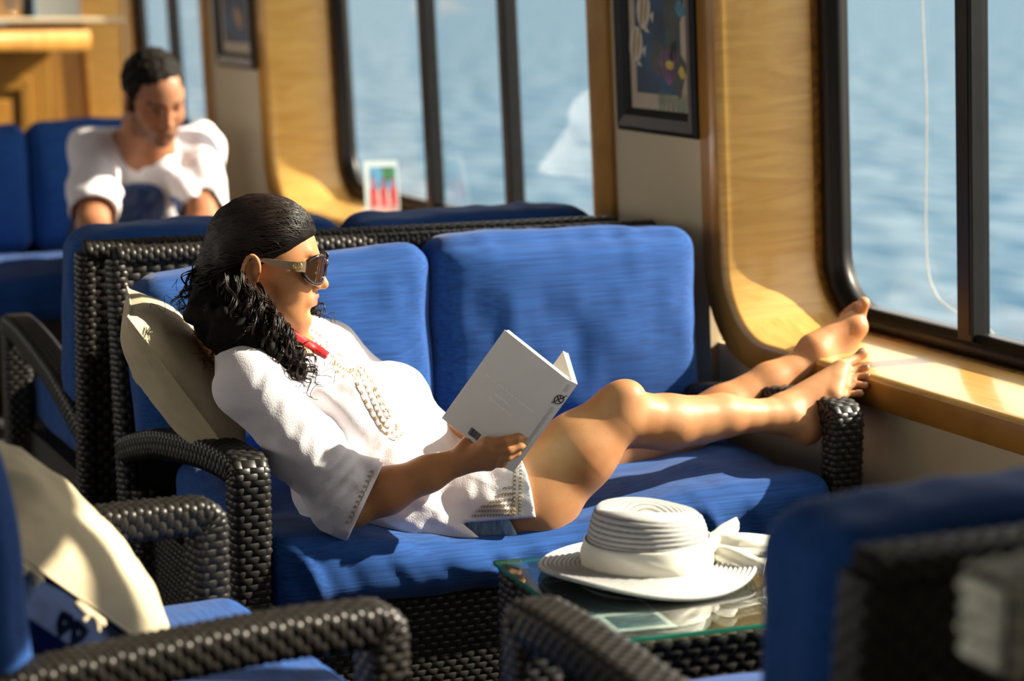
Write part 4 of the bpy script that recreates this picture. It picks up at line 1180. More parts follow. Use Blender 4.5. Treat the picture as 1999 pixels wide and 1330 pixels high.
# sleeves, flaring to the elbow
T2 = Sculpt(T.lo, T.lo + (T.n - 1) * T.h, T.h)
cL, cR = A((1.2918, 3.6000, 0.4859)), A((1.3437, 3.6000, 0.5844))
T2.chain([shN, lerp(shN, elbN, 0.5), lerp(shN, elbN, 0.85), A((1.3024, 3.6500, 0.5162)), A((1.3594, 3.6350, 0.5377))], [0.066, 0.062, 0.062, 0.062, 0.058], 0.03)
T2.disp(fold)
ncf = np.cross(cR - cL, VD); ncf /= np.linalg.norm(ncf); ncf = ncf if ncf[0] > 0 else -ncf
T2.cut(cL, ncf)
T2.cone(elbN, A((1.3874, 3.6300, 0.5504)), 0.044, 0.054, 0.002, op='sub')
cuffF = lerp(elbF, wriF, 0.25)
T2.chain([shF, lerp(shF, elbF, 0.5), elbF, cuffF], [0.064, 0.060, 0.056, 0.05], 0.03)
T.f = smin(T.f, T2.f, 0.012)
# V neck
nb = ncen
vtip = A((1.3319, 3.8000, 0.7319))
vt2 = HT(0.03, 0.0, -0.10)
T.cone(vt2 + fwd * 0.03, vtip + fwd * 0.045, 0.060, 0.022, 0.004, op='sub')
T.cone(neck, vt2 + fwd * 0.03, 0.066, 0.060, 0.004, op='sub')
Vt, Qt = T.mesh(1)
tunic = mesh_obj('tunic', Vt - off, Qt, M['white'], person)
bvh_t = BVHTree.FromPolygons([tuple(v) for v in Vt], [tuple(q) for q in Qt.tolist()])
CAM = A([0, 0, 1.45])

# ---- shorts
H = Sculpt((1.5, 3.5, 0.36), (1.86, 4.15, 0.70), 0.004)
H.chain([pelvis, hipN, A((1.6843, 3.7050, 0.4795)), A((1.7075, 3.6900, 0.5075))], [0.108, 0.106, 0.098, 0.094], 0.03); H.chain([pelvis, hipF, lerp(hipF, kneeF, 0.3)], [0.108, 0.104, 0.09], 0.03)
hp = A((1.6428, 3.6600, 0.4061)); hv = np.cross(A((1.6619, 3.6600, 0.3792)) - A((1.6258, 3.6600, 0.4496)), VD); hv /= np.linalg.norm(hv); hv = hv if hv[0] > 0 else -hv
H.cut(hp, hv); H.disp(lambda P: 0.0015 * vnoise(P * 60))
Vs, Qs = H.mesh(1); mesh_obj('denim_shorts', Vs - off, Qs, M['denim'], person)
H2 = Sculpt((1.5, 3.5, 0.36), (1.86, 4.15, 0.70), 0.004)
H2.chain([pelvis, hipN, A((1.6843, 3.7050, 0.4795)), A((1.7075, 3.6900, 0.5075))], [0.111, 0.109, 0.1015, 0.097], 0.03); H2.cut(hp + hv * 0.0015, hv); H2.cut(hp - hv * 0.022, -hv)
Vs, Qs = H2.mesh(1); mesh_obj('shorts_hem', Vs - off, Qs, M['denimhem'], person)

# ---- embroidery laid on the tunic
def surf(G, bv=bvh_t, lift=0.0012):
    d = Vector(A(G) - CAM).normalized(); loc, nrm, _, _ = bv.ray_cast(Vector(CAM), d)
    if loc is None or (A(loc) - A(G)) @ A(d) > 0.12: return None
    if nrm.dot(d) > 0: nrm = -nrm
    return A(loc + nrm * lift)
def loops(MBo, path, amp, per, r=0.0010, ph=0.0):
    P = resample(catmull(path, 8), 0.0016)
    T_ = np.gradient(P, axis=0); T_ /= np.linalg.norm(T_, axis=1)[:, None]
    Wd = np.cross(T_, VD / np.linalg.norm(VD)); Wd /= np.linalg.norm(Wd, axis=1)[:, None]
    s_ = np.arange(len(P)) * 0.0016; a = s_ / per * 2 * math.pi + ph
    Q = P + T_ * (np.cos(a) * per * 0.42)[:, None] + Wd * (np.sin(a) * amp)[:, None]
    run = []
    for q in Q:
        x = surf(q)
        if x is None or (run and np.linalg.norm(x - run[-1]) > 0.012):
            if len(run) > 4: MBo.tube(A(run) - off, r, 4)
            run = [] if x is None else [x]
        else: run.append(x)
    if len(run) > 4: MBo.tube(A(run) - off, r, 4)
em = MB()
loops(em, [cL + (cR - cL) * t - ncf * 0.012 for t in (0.02, 0.3, 0.6, 0.98)], 0.004, 0.010, r=0.0006)
hem_ = [(1.6299, 3.6200, 0.5784), (1.6289, 3.6200, 0.5249), (1.6269, 3.6200, 0.4713)]
loops(em, hem_, 0.0032, 0.007, r=0.0006); loops(em, [A(p) - A([0.012, 0, 0]) for p in hem_], 0.0032, 0.008, r=0.0006, ph=1)
rnd = random.Random(5)
for k in range(9):
    y0 = 1006 - k * 9; x0 = 1010; ln = max(12, 92 - k * 11)
hb = [[(1.6175, 3.6200, 0.4723), (1.5707, 3.6200, 0.4760), (1.5295, 3.6200, 0.4782)], [(1.6175, 3.6200, 0.4811), (1.5759, 3.6200, 0.4842), (1.5398, 3.6200, 0.4868)], [(1.6154, 3.6200, 0.4911), (1.5811, 3.6200, 0.4925), (1.5480, 3.6200, 0.4938)],
      [(1.6154, 3.6200, 0.5008), (1.5863, 3.6200, 0.5017), (1.5656, 3.6200, 0.5018)], [(1.6143, 3.6200, 0.5117), (1.5967, 3.6200, 0.5124), (1.5832, 3.6200, 0.5117)], [(1.6143, 3.6200, 0.5243), (1.6039, 3.6200, 0.5243), (1.5956, 3.6200, 0.5232)]]
for i, p in enumerate(hb): loops(em, p, 0.003, 0.006, r=0.0006, ph=i)
em.build('gold_embroidery', M['gold'], person, True, kind='stuff')
em = MB()
nk = [[(1.3776, 3.8000, 0.7441), (1.3489, 3.8000, 0.7238), (1.3320, 3.8000, 0.7396), (1.3253, 3.8000, 0.7691)], [(1.3898, 3.8000, 0.7355), (1.4127, 3.8000, 0.6849), (1.4380, 3.8000, 0.6336), (1.4636, 3.8000, 0.6018)], [(1.3672, 3.8000, 0.7225), (1.3891, 3.8000, 0.6769), (1.4193, 3.8000, 0.6253), (1.4459, 3.8000, 0.5954)],
      [(1.3373, 3.8000, 0.7586), (1.3456, 3.8000, 0.7774), (1.3377, 3.8000, 0.7895)], [(1.3795, 3.8000, 0.7313), (1.4014, 3.8000, 0.6808), (1.4276, 3.8000, 0.6296), (1.4542, 3.8000, 0.5977)]]
nk += [[(1.3837, 3.8000, 0.7398), (1.3671, 3.8000, 0.7128), (1.3448, 3.8000, 0.7173)], [(1.3997, 3.8000, 0.7152), (1.4300, 3.8000, 0.6619), (1.4565, 3.8000, 0.6143)], [(1.3322, 3.8000, 0.7541), (1.3491, 3.8000, 0.7364), (1.3775, 3.8000, 0.7344)]]
for i, p in enumerate(nk): loops(em, p, 0.0026 + 0.001 * (i % 2), (0.016, 0.015, 0.019, 0.009, 0.013, 0.008, 0.017, 0.007)[i], r=0.0007, ph=i)
em.build('gold_embroidery', M['gold'], person, True, kind='stuff')

# red trim and openwork along the far side of the neckline
def strip(name, path, w, mat, bv, lift=0.003):
    P = resample(catmull(path, 8), 0.003); T_ = np.gradient(P, axis=0); T_ /= np.linalg.norm(T_, axis=1)[:, None]
    Wd = np.cross(T_, VD / np.linalg.norm(VD)); Wd /= np.linalg.norm(Wd, axis=1)[:, None]
    V = []
    for p, wv in zip(P, Wd):
        for t in (-0.5, 0, 0.5):
            q = A(p) + wv * t * w; d = Vector(q - CAM).normalized()
            c = []
            for b_ in bv:
                h_ = b_.ray_cast(Vector(CAM), d)
                if h_[0] is not None: c.append((h_[3], h_[0]))
            x = A(min(c, key=lambda e: e[0])[1]) if c else q
            V.append(x - A(d) * lift - off)
    n = len(P); F = [(i * 3 + j, i * 3 + j + 1, i * 3 + j + 4, i * 3 + j + 3) for i in range(n - 1) for j in range(2)]
    V = A(V)
    for _ in range(6): V[3:-3] = 0.5 * V[3:-3] + 0.25 * (V[:-6] + V[6:])
    o = mesh_obj(name, V, F, mat, person); sm = o.modifiers.new('t', 'SOLIDIFY'); sm.thickness = 0.002; return o
strip('red_trim', [(1.2478, 3.8500, 0.8151), (1.2695, 3.8500, 0.7992), (1.2994, 3.8500, 0.7807), (1.3345, 3.8500, 0.7558)], 0.012, M['red'], [bvh_body, bvh_t])
em = MB()
for a, b in (((1.2687, 3.8500, 0.8118), (1.3307, 3.8500, 0.7708)), ((1.2798, 3.8500, 0.8131), (1.3328, 3.8500, 0.7784)), ((1.2929, 3.8500, 0.8122), (1.3320, 3.8500, 0.7883))):
    loops(em, [a, lerp(a, b, 0.5), b], 0.003, 0.010, r=0.0007)
if em.V: em.build('crochet_edge', plain('rust_crochet', (0.45, 0.16, 0.10), 0.7, noise=0.2, nscale=100), person, True, kind='stuff')

# ---- hair: combed-back cap, dark mass at the nape, individual curls
hb_ = Sculpt((0.98, 3.62, 0.62), (1.48, 4.14, 1.14), 0.004)
hb_.ell(HT(-0.008, 0, 0.052), (0.098, 0.084, 0.090), WRm, 0.0)
hb_.ell(HT(0.018, 0, 0.070), (0.078, 0.075, 0.068), WRm, 0.02)
nfd = WRm @ A([0.60, 0.0, -0.80])
hb_.cut(HT(0.082, 0, 0.072), nfd, k=0.008)
hb_.ell(HT(-0.078, 0, 0.0), (0.034, 0.055, 0.05), WRm, 0.03)
hb_.cone(HT(-0.050, -0.068, 0.03), HT(-0.074, -0.064, -0.05), 0.020, 0.026, 0.02)
hb_.chain([A((1.1383, 3.9000, 0.9064)), A((1.1253, 3.8600, 0.8502)), A((1.1455, 3.8000, 0.8194)), A((1.1954, 3.7450, 0.7866)), A((1.2354, 3.7350, 0.7524))], [0.040, 0.050, 0.050, 0.030, 0.016], 0.03)
hb_.chain([A((1.1709, 3.8000, 0.8745)), A((1.1878, 3.7700, 0.8305)), A((1.2180, 3.7400, 0.7811))], [0.014, 0.020, 0.018], 0.02)
hb_.disp(lambda P: 0.0012 * vnoise(P * A([40, 90, 150])) + 0.006 * vnoise(P * 45) * (P[:, 2] < HT(0, 0, 0)[2]))
Vh, Qh = hb_.mesh(1)
hair = mesh_obj('hair', Vh - off, Qh, M['hairbase'], person)
bvh_h = BVHTree.FromPolygons([tuple(v) for v in Vh], [tuple(q) for q in Qh.tolist()])
hs = MB(); cs = MB()
def add_strand(V, F, P, r, n=4):
    pass
class Strands:
    def __init__(s): s.V = []; s.F = []; s.n = 0
    def add(s, P, r, n=4):
        P = np.asarray(P); m = len(P); T_ = np.gradient(P, axis=0); T_ /= np.linalg.norm(T_, axis=1)[:, None] + 1e-9
        a = A([0.3, 0.5, 0.81]); N = np.cross(T_, a); N /= np.linalg.norm(N, axis=1)[:, None] + 1e-9; B = np.cross(T_, N)
        th = np.arange(n) * 2 * np.pi / n; R = np.broadcast_to(np.asarray(r, float), (m,))
        V = (P[:, None] + R[:, None, None] * (np.cos(th)[None, :, None] * N[:, None] + np.sin(th)[None, :, None] * B[:, None])).reshape(-1, 3)
        i, q = np.meshgrid(np.arange(m - 1), np.arange(n), indexing='ij')
        s.F.append((np.stack([i * n + q, i * n + (q + 1) % n, (i + 1) * n + (q + 1) % n, (i + 1) * n + q], -1).reshape(-1, 4) + s.n)); s.V.append(V); s.n += len(V)
    def build(s, name, mat, parent): return mesh_obj(name, np.vstack(s.V) - off, np.vstack(s.F), mat, parent, True, kind='stuff')
st = Strands(); g2 = np.random.default_rng(3)
gather = HT(-0.118, 0, 0.03)
for k in range(1000):
    # start on the hairline, sweep back over the cap
    yy = g2.uniform(-1, 1); t0 = abs(yy)
    sp = A([0.088 - 0.085 * t0 ** 2.2, 0.078 * yy, 0.105 - 0.080 * t0 ** 1.8]) + A([-1, 0, 0.2]) * g2.uniform(0, 0.07)
    ep = A([-0.10, g2.uniform(-0.05, 0.05), g2.uniform(-0.01, 0.06)])
    m = 22; pts = []
    w1, w2 = g2.uniform(0, 6.28), g2.uniform(0.001, 0.004)
    for i in range(m):
        t = i / (m - 1); q = sp * (1 - t) + ep * t
        dirv = q - A([-0.02, 0, 0.03]); dirv /= np.linalg.norm(dirv) + 1e-9
        q = A([-0.02, 0, 0.03]) + dirv * 0.2
        q[1] += w2 * math.sin(t * 9 + w1); q[2] += w2 * math.cos(t * 8 + w1) * 3
        h_ = bvh_h.ray_cast(Vector(HT(*q)), Vector(HT(-0.02, 0, 0.03) - HT(*q)).normalized())
        if h_[0] is None: continue
        pts.append(A(h_[0]) + A(h_[1]) * (0.0004 + 0.0012 * math.sin(t * 3.1)))
    if len(pts) > 6: st.add(pts, g2.uniform(0.0005, 0.0012) * np.sin(np.linspace(0.35, 2.9, len(pts))))
st.build('combed_strands', M['hair'], hair)
st = Strands()
ends = A([(1.0742, 3.9300, 0.8581), (1.0842, 3.9000, 0.8136), (1.0990, 3.8600, 0.7659), (1.1209, 3.8300, 0.7480), (1.1496, 3.7700, 0.7623), (1.1915, 3.7350, 0.7461), (1.2362, 3.7100, 0.7187), (1.2774, 3.7100, 0.7316), (1.2535, 3.7300, 0.7660), (1.2122, 3.7650, 0.8155)])
starts = A([(1.1230, 3.9300, 0.9276), (1.1292, 3.9000, 0.9356), (1.1341, 3.8600, 0.9400), (1.1424, 3.8300, 0.9290), (1.1492, 3.8150, 0.9163), (1.1560, 3.8000, 0.9037), (1.1635, 3.8000, 0.8919), (1.1691, 3.8000, 0.8841), (1.1729, 3.8000, 0.8791), (1.1768, 3.8000, 0.8789)])
def curl(a, b, sag, cr, turns, r, m=64):
    t = np.linspace(0, 1, m); P = a[None] * (1 - t)[:, None] + b[None] * t[:, None] + 4 * (t * (1 - t))[:, None] * sag
    T_ = b - a; T_ = T_ / np.linalg.norm(T_); N = np.cross(T_, A([0, 1, 0.2])); N /= np.linalg.norm(N); B = np.cross(T_, N)
    ph = g2.uniform(0, 6.28); w = turns * 2 * np.pi * t ** 1.15 + ph; c_ = cr * np.clip(t * 3, 0, 1)
    return P + (c_ * np.cos(w))[:, None] * N + (c_ * np.sin(w))[:, None] * B
for k in range(230):                                  # ringlets: a few strands wound together
    u = g2.uniform(0, 9) if g2.random() < 0.75 else g2.uniform(4, 9); i = int(u); f = u - i
    e = ends[i] * (1 - f) + ends[min(i + 1, 9)] * f; s0 = starts[i] * (1 - f) + starts[min(i + 1, 9)] * f
    sh_ = g2.uniform(0.55, 1.05); s0 = s0 + g2.normal(0, 0.009, 3); e = s0 + (e - s0) * sh_ + g2.normal(0, 0.011, 3)
    inw = A([-0.006, g2.uniform(-0.038, 0.02), 0.0]) + g2.normal(0, 0.007, 3)
    cr, tu = g2.uniform(0.005, 0.013), g2.uniform(2.2, 4.6) * np.linalg.norm(e - s0) / 0.2
    base = curl(s0, e, inw, cr, tu, 1, 90)
    for q in range(5):
        o_ = g2.normal(0, 0.0016, 3); w_ = g2.uniform(0, 6.28)
        P = base + o_ + 0.0009 * np.stack([np.sin(np.linspace(0, 14, 90) + w_), np.cos(np.linspace(0, 11, 90) + w_), np.sin(np.linspace(0, 9, 90) - w_)], 1)
        P = P[: int(90 * g2.uniform(0.82, 1.0))]
        st.add(P, g2.uniform(0.0007, 0.0014) * np.linspace(1, 0.6, len(P)))
for k in range(60):                                   # curls on the far side of the neck
    a = A((1.3050, 4.0000, 0.8699)) + g2.normal(0, 0.012, 3); b = A((1.3657, 4.0100, 0.7997)) + g2.normal(0, 0.014, 3)
    P = curl(a, b, A([0.01, 0, 0]), g2.uniform(0.005, 0.010), g2.uniform(2, 4), 1); st.add(P, g2.uniform(0.0009, 0.0018) * np.linspace(1, 0.5, len(P)))
for k in range(26):                                   # loose ends
    u = g2.uniform(0, 9); i = int(u); e = ends[i]; a = e + (starts[i] - e) * 0.4
    P = curl(a, e + g2.normal(0, 0.018, 3), A([0, 0, 0]), g2.uniform(0.008, 0.014), g2.uniform(1.5, 3), 1); st.add(P, 0.0006, 3)
st.build('curls', M['hair'], hair)

# ---- sunglasses and earring
sg = empty('sunglasses', (0, 0, 0)); sg.parent = person
def loc_mesh(name, V, F, mat, parent, **k): return mesh_obj(name, A([HT(*v) for v in V]) - off, F, mat, parent, True, **k)
for sy in (-1, 1):
    th = np.linspace(0, 2 * np.pi, 40, endpoint=False)
    def lens_pt(a, s_): 
        y = 0.0345 + 0.0300 * s_ * math.cos(a); z = 0.021 + 0.0260 * s_ * math.sin(a) * (1.0 + 0.06 * math.cos(a))
        x = 0.119 - 0.0040 * (y / 0.0345) ** 2.6 * 1.6 + 0.10 * (z - 0.021) * 0.3
        return (x, sy * y, z)
    V = [lens_pt(0, 0)]; F = []
    for s_ in (0.35, 0.7, 1.0): V += [lens_pt(a, s_) for a in th]
    for q in range(40): F.append((0, 1 + q, 1 + (q + 1) % 40))
    for k in range(2):
        for q in range(40): F.append((1 + k * 40 + q, 1 + (k + 1) * 40 + q, 1 + (k + 1) * 40 + (q + 1) % 40, 1 + k * 40 + (q + 1) % 40))
    o = loc_mesh('lens', V, F, M['lens'], sg)
    V, F = tube([lens_pt(a, 1.02) for a in th], [0.0032 + 0.0012 * max(0, math.cos(a)) for a in th], 8, True); loc_mesh('lens_rim', V, F, M['tortoise'], sg)
    # temple: wide at the hinge, thin over the ear
    P = [(0.0905, sy * 0.0690, 0.027), (0.082, sy * 0.0735, 0.0265), (0.07, sy * 0.077, 0.026), (0.035, sy * 0.079, 0.028), (0.008, sy * 0.080, 0.030), (-0.012, sy * 0.080, 0.024)]
    wd = [0.010, 0.0095, 0.0085, 0.006, 0.0035, 0.003]
    P = catmull(P, 6); wd = np.interp(np.linspace(0, 1, len(P)), np.linspace(0, 1, 6), wd); V = []
    for p, w in zip(P, wd):
        for dy, dz in ((0.0018, -1), (0.0018, 1), (-0.0018, 1), (-0.0018, -1)): V.append((p[0], p[1] + sy * dy, p[2] + dz * w))
    F = [(i * 4 + j, i * 4 + (j + 1) % 4, (i + 1) * 4 + (j + 1) % 4, (i + 1) * 4 + j) for i in range(len(P) - 1) for j in range(4)] + [(0, 1, 2, 3)]
    o = loc_mesh('temple', V, F, M['temple'], sg); [setattr(p, 'use_smooth', False) for p in o.data.polygons]
    em = MB(); c = A((0.077, sy * 0.0785, 0.0262))
    ring_ = lambda r, n: [(c[0] + r * math.cos(a), c[1] + sy * 0.0006, c[2] + r * math.sin(a)) for a in np.linspace(0, 2 * np.pi, n, endpoint=False)]
    em.tube(ring_(0.0078, 24), 0.0011, 6, True); em.tube(ring_(0.0050, 20), 0.0008, 6, True)
    for a in np.linspace(0, 2 * np.pi, 9)[:-1]: em.tube([(c[0] + 0.0022 * math.cos(a), c[1] + sy * 0.0006, c[2] + 0.0022 * math.sin(a)), (c[0] + 0.0045 * math.cos(a), c[1] + sy * 0.0006, c[2] + 0.0045 * math.sin(a))], 0.0006, 4)
    loc_mesh('gold_emblem', np.vstack(em.V), em.F, M['goldmetal'], sg)
    em = MB(); em.box((c[0] - 0.0001, 0, 0), (c[0], 0, 0))
V, F = tube(catmull([(0.1175, -0.008, 0.030), (0.122, 0, 0.032), (0.1175, 0.008, 0.030)], 6), 0.0032, 8); loc_mesh('bridge', V, F, M['tortoise'], sg)
V, F = lathe([(0.0005, -0.0035), (0.0025, -0.0025), (0.0035, 0), (0.0025, 0.0025), (0.0005, 0.0035)], 12)
loc_mesh('earring', V + A([0.004, -0.089, -0.030]), F, M['goldmetal'], person)

# ------------------------------------------------------------------ the book
BTL, BTR, BBL = A((1.5645, 3.5468, 0.8348)), A((1.6498, 3.4663, 0.7521)), A((1.4736, 3.6179, 0.6652))
e1 = BTR - BTL; bwid = np.linalg.norm(e1); e1 /= bwid
e2 = BBL - BTL; e2 -= e1 * (e2 @ e1); bhei = np.linalg.norm(e2); e2 /= bhei
bn = np.cross(e1, e2); bn = bn if bn @ (CAM - BTL) < 0 else -bn          # away from the camera
Rb = Matrix((tuple(e1) , tuple(-e2), tuple(-bn))).transposed()
if Rb.determinant() < 0: raise ValueError('book axes')
book = empty('book', tuple(BTL), tuple(Rb.to_euler()), label="open grey-covered paperback held up in the woman's hand", cat='book')
# local: x along the cover towards the spine, y up the page, z towards the camera
m = MB(); m.box((0, -bhei, -0.0014), (bwid, 0, 0), 0.0004); m.build('back_cover', M['cover'], book)
m = MB(); m.box((0.002, -bhei + 0.002, -0.0200), (bwid - 0.001, -0.001, -0.0016), 0.0006); m.build('pages', M['page'], book)
ang = math.radians(74)
sw_ = 0.026; sdir = A([math.cos(math.radians(42)), -math.sin(math.radians(42))])      # spine direction in local x,z
m = MB()
sx = lambda t, o=0.0: (bwid + sdir[0] * sw_ * t + o * sdir[1] * -1, sdir[1] * sw_ * t + o * sdir[0])
V = []
for y in (-bhei, 0):
    for t, o in ((0, 0), (1, 0), (1, -0.0016), (0, -0.0016)):
        a_, c_ = sx(t, o); V.append((a_, y, c_))
m.add(V, [(0, 1, 2, 3), (7, 6, 5, 4), (0, 4, 5, 1), (1, 5, 6, 2), (2, 6, 7, 3), (3, 7, 4, 0)]); m.build('spine', M['spine'], book)
fx, fz = sx(1); fd = A([math.cos(math.radians(118)), -math.sin(math.radians(118))])
def slab(t0, t1, o0, o1, y0, y1, name, mat):
    V = []; nrm = A([fd[1], -fd[0]])
    for y in (y0, y1):
        for t, o in ((t0, o0), (t1, o0), (t1, o1), (t0, o1)): V.append((fx + fd[0] * t + nrm[0] * o, y, fz + fd[1] * t + nrm[1] * o))
    m = MB(); m.add(V, [(0, 1, 2, 3), (7, 6, 5, 4), (0, 4, 5, 1), (1, 5, 6, 2), (2, 6, 7, 3), (3, 7, 4, 0)]); m.build(name, mat, book)
slab(0, bwid, 0.0, 0.0014, -bhei, 0, 'front_cover', M['coverblue'])
slab(0.002, bwid - 0.002, 0.0016, 0.011, -bhei + 0.002, -0.001, 'pages', M['page'])
def text(s, x, y, size, mat, rot=0.0, parent=book, z=0.0003, name='printed_text'):
    c = D.curves.new(name, 'FONT'); c.body = s; c.size = size; c.align_x = 'CENTER'; c.align_y = 'CENTER'; c.extrude = 0.0001; c.offset = 0.00028
    t = D.objects.new(name, c); COL.objects.link(t)
    bpy.context.view_layer.update(); me = D.meshes.new_from_object(t); D.objects.remove(t)
    o = D.objects.new(name, me); COL.objects.link(o); me.materials.clear(); me.materials.append(mat); o.parent = parent; o.location = (x, y, z); o.rotation_euler = (0, 0, rot)
    return o
text('MAY THE ODDS BE EVER IN YOUR FAVOR', bwid * 0.53, -bhei * 0.425, 0.0060, M['print'])
text('\u201cIF WE BURN,', bwid * 0.50, -bhei * 0.515, 0.0058, M['print'])
text('YOU BURN WITH US\u201d', bwid * 0.53, -bhei * 0.575, 0.0058, M['print'])
m = MB(); x = 0.0; rb = random.Random(2)
while x < 0.021:
    w = rb.choice((0.0005, 0.0008, 0.0013)); m.box((x, 0, 0), (x + w, 0.014, 0.0003)); x += w + rb.choice((0.0004, 0.0007))
o = m.build('barcode', M['ink'], book, kind='stuff'); o.location = (bwid * 0.47 - 0.012, -bhei + 0.009, 0.0002)
# ring emblem and faint lettering on the spine
sp = empty('spine_print', (bwid + sdir[0] * 0.013, -bhei * 0.20, sdir[1] * 0.013 + 0.0006), (0, math.radians(42), 0)); sp.parent = book
m = MB(); m.tube([(0.0092 * math.cos(a), 0.0092 * math.sin(a), 0.0002) for a in np.linspace(0, 2 * np.pi, 26, endpoint=False)], 0.0009, 5, True)
m.tube([(-0.009, -0.012, 0.0003), (0.0, 0.0, 0.0003), (0.009, 0.013, 0.0003)], 0.0008, 5); m.tube([(-0.006, 0.004, 0.0003), (-0.001, -0.001, 0.0003), (0.006, -0.004, 0.0003)], 0.0011, 5)
m.tube([(-0.004, 0.009, 0.0003), (0.001, 0.003, 0.0003), (0.006, 0.004, 0.0003)], 0.0009, 5); m.build('ring_emblem', M['ink'], sp)
m = MB(); rb = random.Random(4); y = 0
for k in range(34): m.box((-0.004 + rb.uniform(-.001, .001), -0.02 - k * 0.0032, 0), (0.004 + rb.uniform(-.002, .001), -0.0182 - k * 0.0032, 0.0003))
for k in range(5): m.box((-0.005, 0.018 + k * 0.0034, 0), (0.004, 0.0195 + k * 0.0034, 0.0003))
m.build('spine_lettering', plain('faint_grey_print', (0.50, 0.50, 0.52), 0.5, noise=0.1), sp, kind='stuff')

# ------------------------------------------------------------------ pillows
def pillow_mesh(w, h, t, n=34, seed=0, wr=0.004):
    u = np.linspace(-1, 1, n); U_, V_ = np.meshgrid(u, u, indexing='ij'); P = []; F = []
    prof_ = (1 - np.abs(U_) ** 2.6) ** 0.62 * (1 - np.abs(V_) ** 2.6) ** 0.62
    pinch = 1 - 0.055 * (1 - np.abs(V_) ** 2); pinch2 = 1 - 0.055 * (1 - np.abs(U_) ** 2)
    for s_ in (1, -1):
        X = U_ * w / 2 * pinch; Y = V_ * h / 2 * pinch2; Z = s_ * prof_ * t / 2
        Q = np.stack([X, Y, Z], -1)
        Q[..., 2] += s_ * wr * prof_ * (vnoise(Q * 16 + seed) + 0.5 * vnoise(Q * 40 + seed + s_))
        P.append(Q.reshape(-1, 3))
    N = n * n
    for i in range(n - 1):
        for j in range(n - 1):
            a = i * n + j; F.append((a, a + n, a + n + 1, a + 1)); F.append((N + a, N + a + 1, N + a + n + 1, N + a + n))
    return np.vstack(P), F
def pillow(name, c, ex, ey, w, h, t, mat, label, seed):
    ex = A(ex, float); ex /= np.linalg.norm(ex); ey = A(ey, float); ey -= ex * (ey @ ex); ey /= np.linalg.norm(ey); ez = np.cross(ex, ey)
    r = empty(name, tuple(c), label=label, cat='pillow')
    V, F = pillow_mesh(w, h, t, 34, seed)
    W_ = V[:, 0:1] * ex + V[:, 1:2] * ey + V[:, 2:3] * ez
    mesh_obj('pillow_cover', W_, F, mat, r)
    pr = []
    for a, b in (((-1, -1), (1, -1)), ((1, -1), (1, 1)), ((1, 1), (-1, 1)), ((-1, 1), (-1, -1))):
        for q in np.linspace(0, 1, 12)[:-1]:
            x, y = lerp(A(a, float), A(b, float), q); px_ = x * w / 2 * (1 - 0.055 * (1 - y * y)); py_ = y * h / 2 * (1 - 0.055 * (1 - x * x)); pr.append(ex * px_ + ey * py_)
    V, F = tube(pr, 0.0022, 6, True); mesh_obj('piping', V, F, mat, r)
    return r, ex, ey, ez
# behind the woman: leans against the left arm, its near edge towards the camera
pc_ = (A((0.9556, 3.8600, 0.8812)) + A((1.1459, 3.8000, 0.6076))) / 2
eh = A((0.9564, 3.8600, 0.8793)) - A((1.1314, 3.8000, 0.6127))
pillow('throw_pillow', pc_ + A([0.045, 0.17, -0.035]), (0.25, 1.0, 0.0), eh, 0.40, np.linalg.norm(eh) * 1.10, 0.15, M['linen'], 'taupe linen throw pillow propped behind the reading woman', 3)
# on the lower-left armchair: open-ended cover with ties over a navy insert
q0 = A((0.4465, 2.8000, 0.7711)); q1 = A((0.7134, 2.8600, 0.5203))
eh = q0 - q1
pr_, ex, ey, ez = pillow('throw_pillow', (q0 + q1) / 2 + A([0.03, 0.20, 0.02]), (-0.22, 1.0, 0.30), eh, 0.40, np.linalg.norm(eh) * 1.10, 0.18, M['linen'], 'taupe linen throw pillow with tied open end on the lower-left armchair', 9)
navy = plain('navy_lining', (0.004, 0.009, 0.028), 0.9, 0.1, noise=0.2, nscale=60)
pcv = pr_.children[0] if pr_.children[0].name.startswith('pillow_cover') else pr_.children[1]
pcv.data.materials.append(navy)
for p in pcv.data.polygons:
    if Vector(p.center).dot(Vector(ez)) < -0.004: p.material_index = 1
V, F = pillow_mesh(0.40, np.linalg.norm(eh) * 1.06, 0.16, 26, 12)
V[:, 0] -= 0.045; V[:, 2] = V[:, 2] * 0.9 - 0.052
mesh_obj('navy_insert', V[:, 0:1] * ex + V[:, 1:2] * ey + V[:, 2:3] * ez, F, navy, pr_)
for k, q in enumerate((-0.22, -0.10, 0.03, 0.16)):
    m = MB(); c = ex * -0.222 + ey * q - ez * 0.004
    for s_ in (-1, 1): m.tube(catmull([c, c + ey * 0.014 * s_ - ex * 0.016, c + ey * 0.026 * s_ - ex * 0.004, c + ey * 0.004 * s_], 5), 0.0055, 6)
    for s_ in (-1, 1): m.tube(catmull([c, c - ex * 0.014 + ey * 0.008 * s_, c - ex * 0.024 + ey * 0.016 * s_ - ez * 0.01], 5), 0.0032, 6)
    m.build('tie_bow', M['linen'], pr_, True)

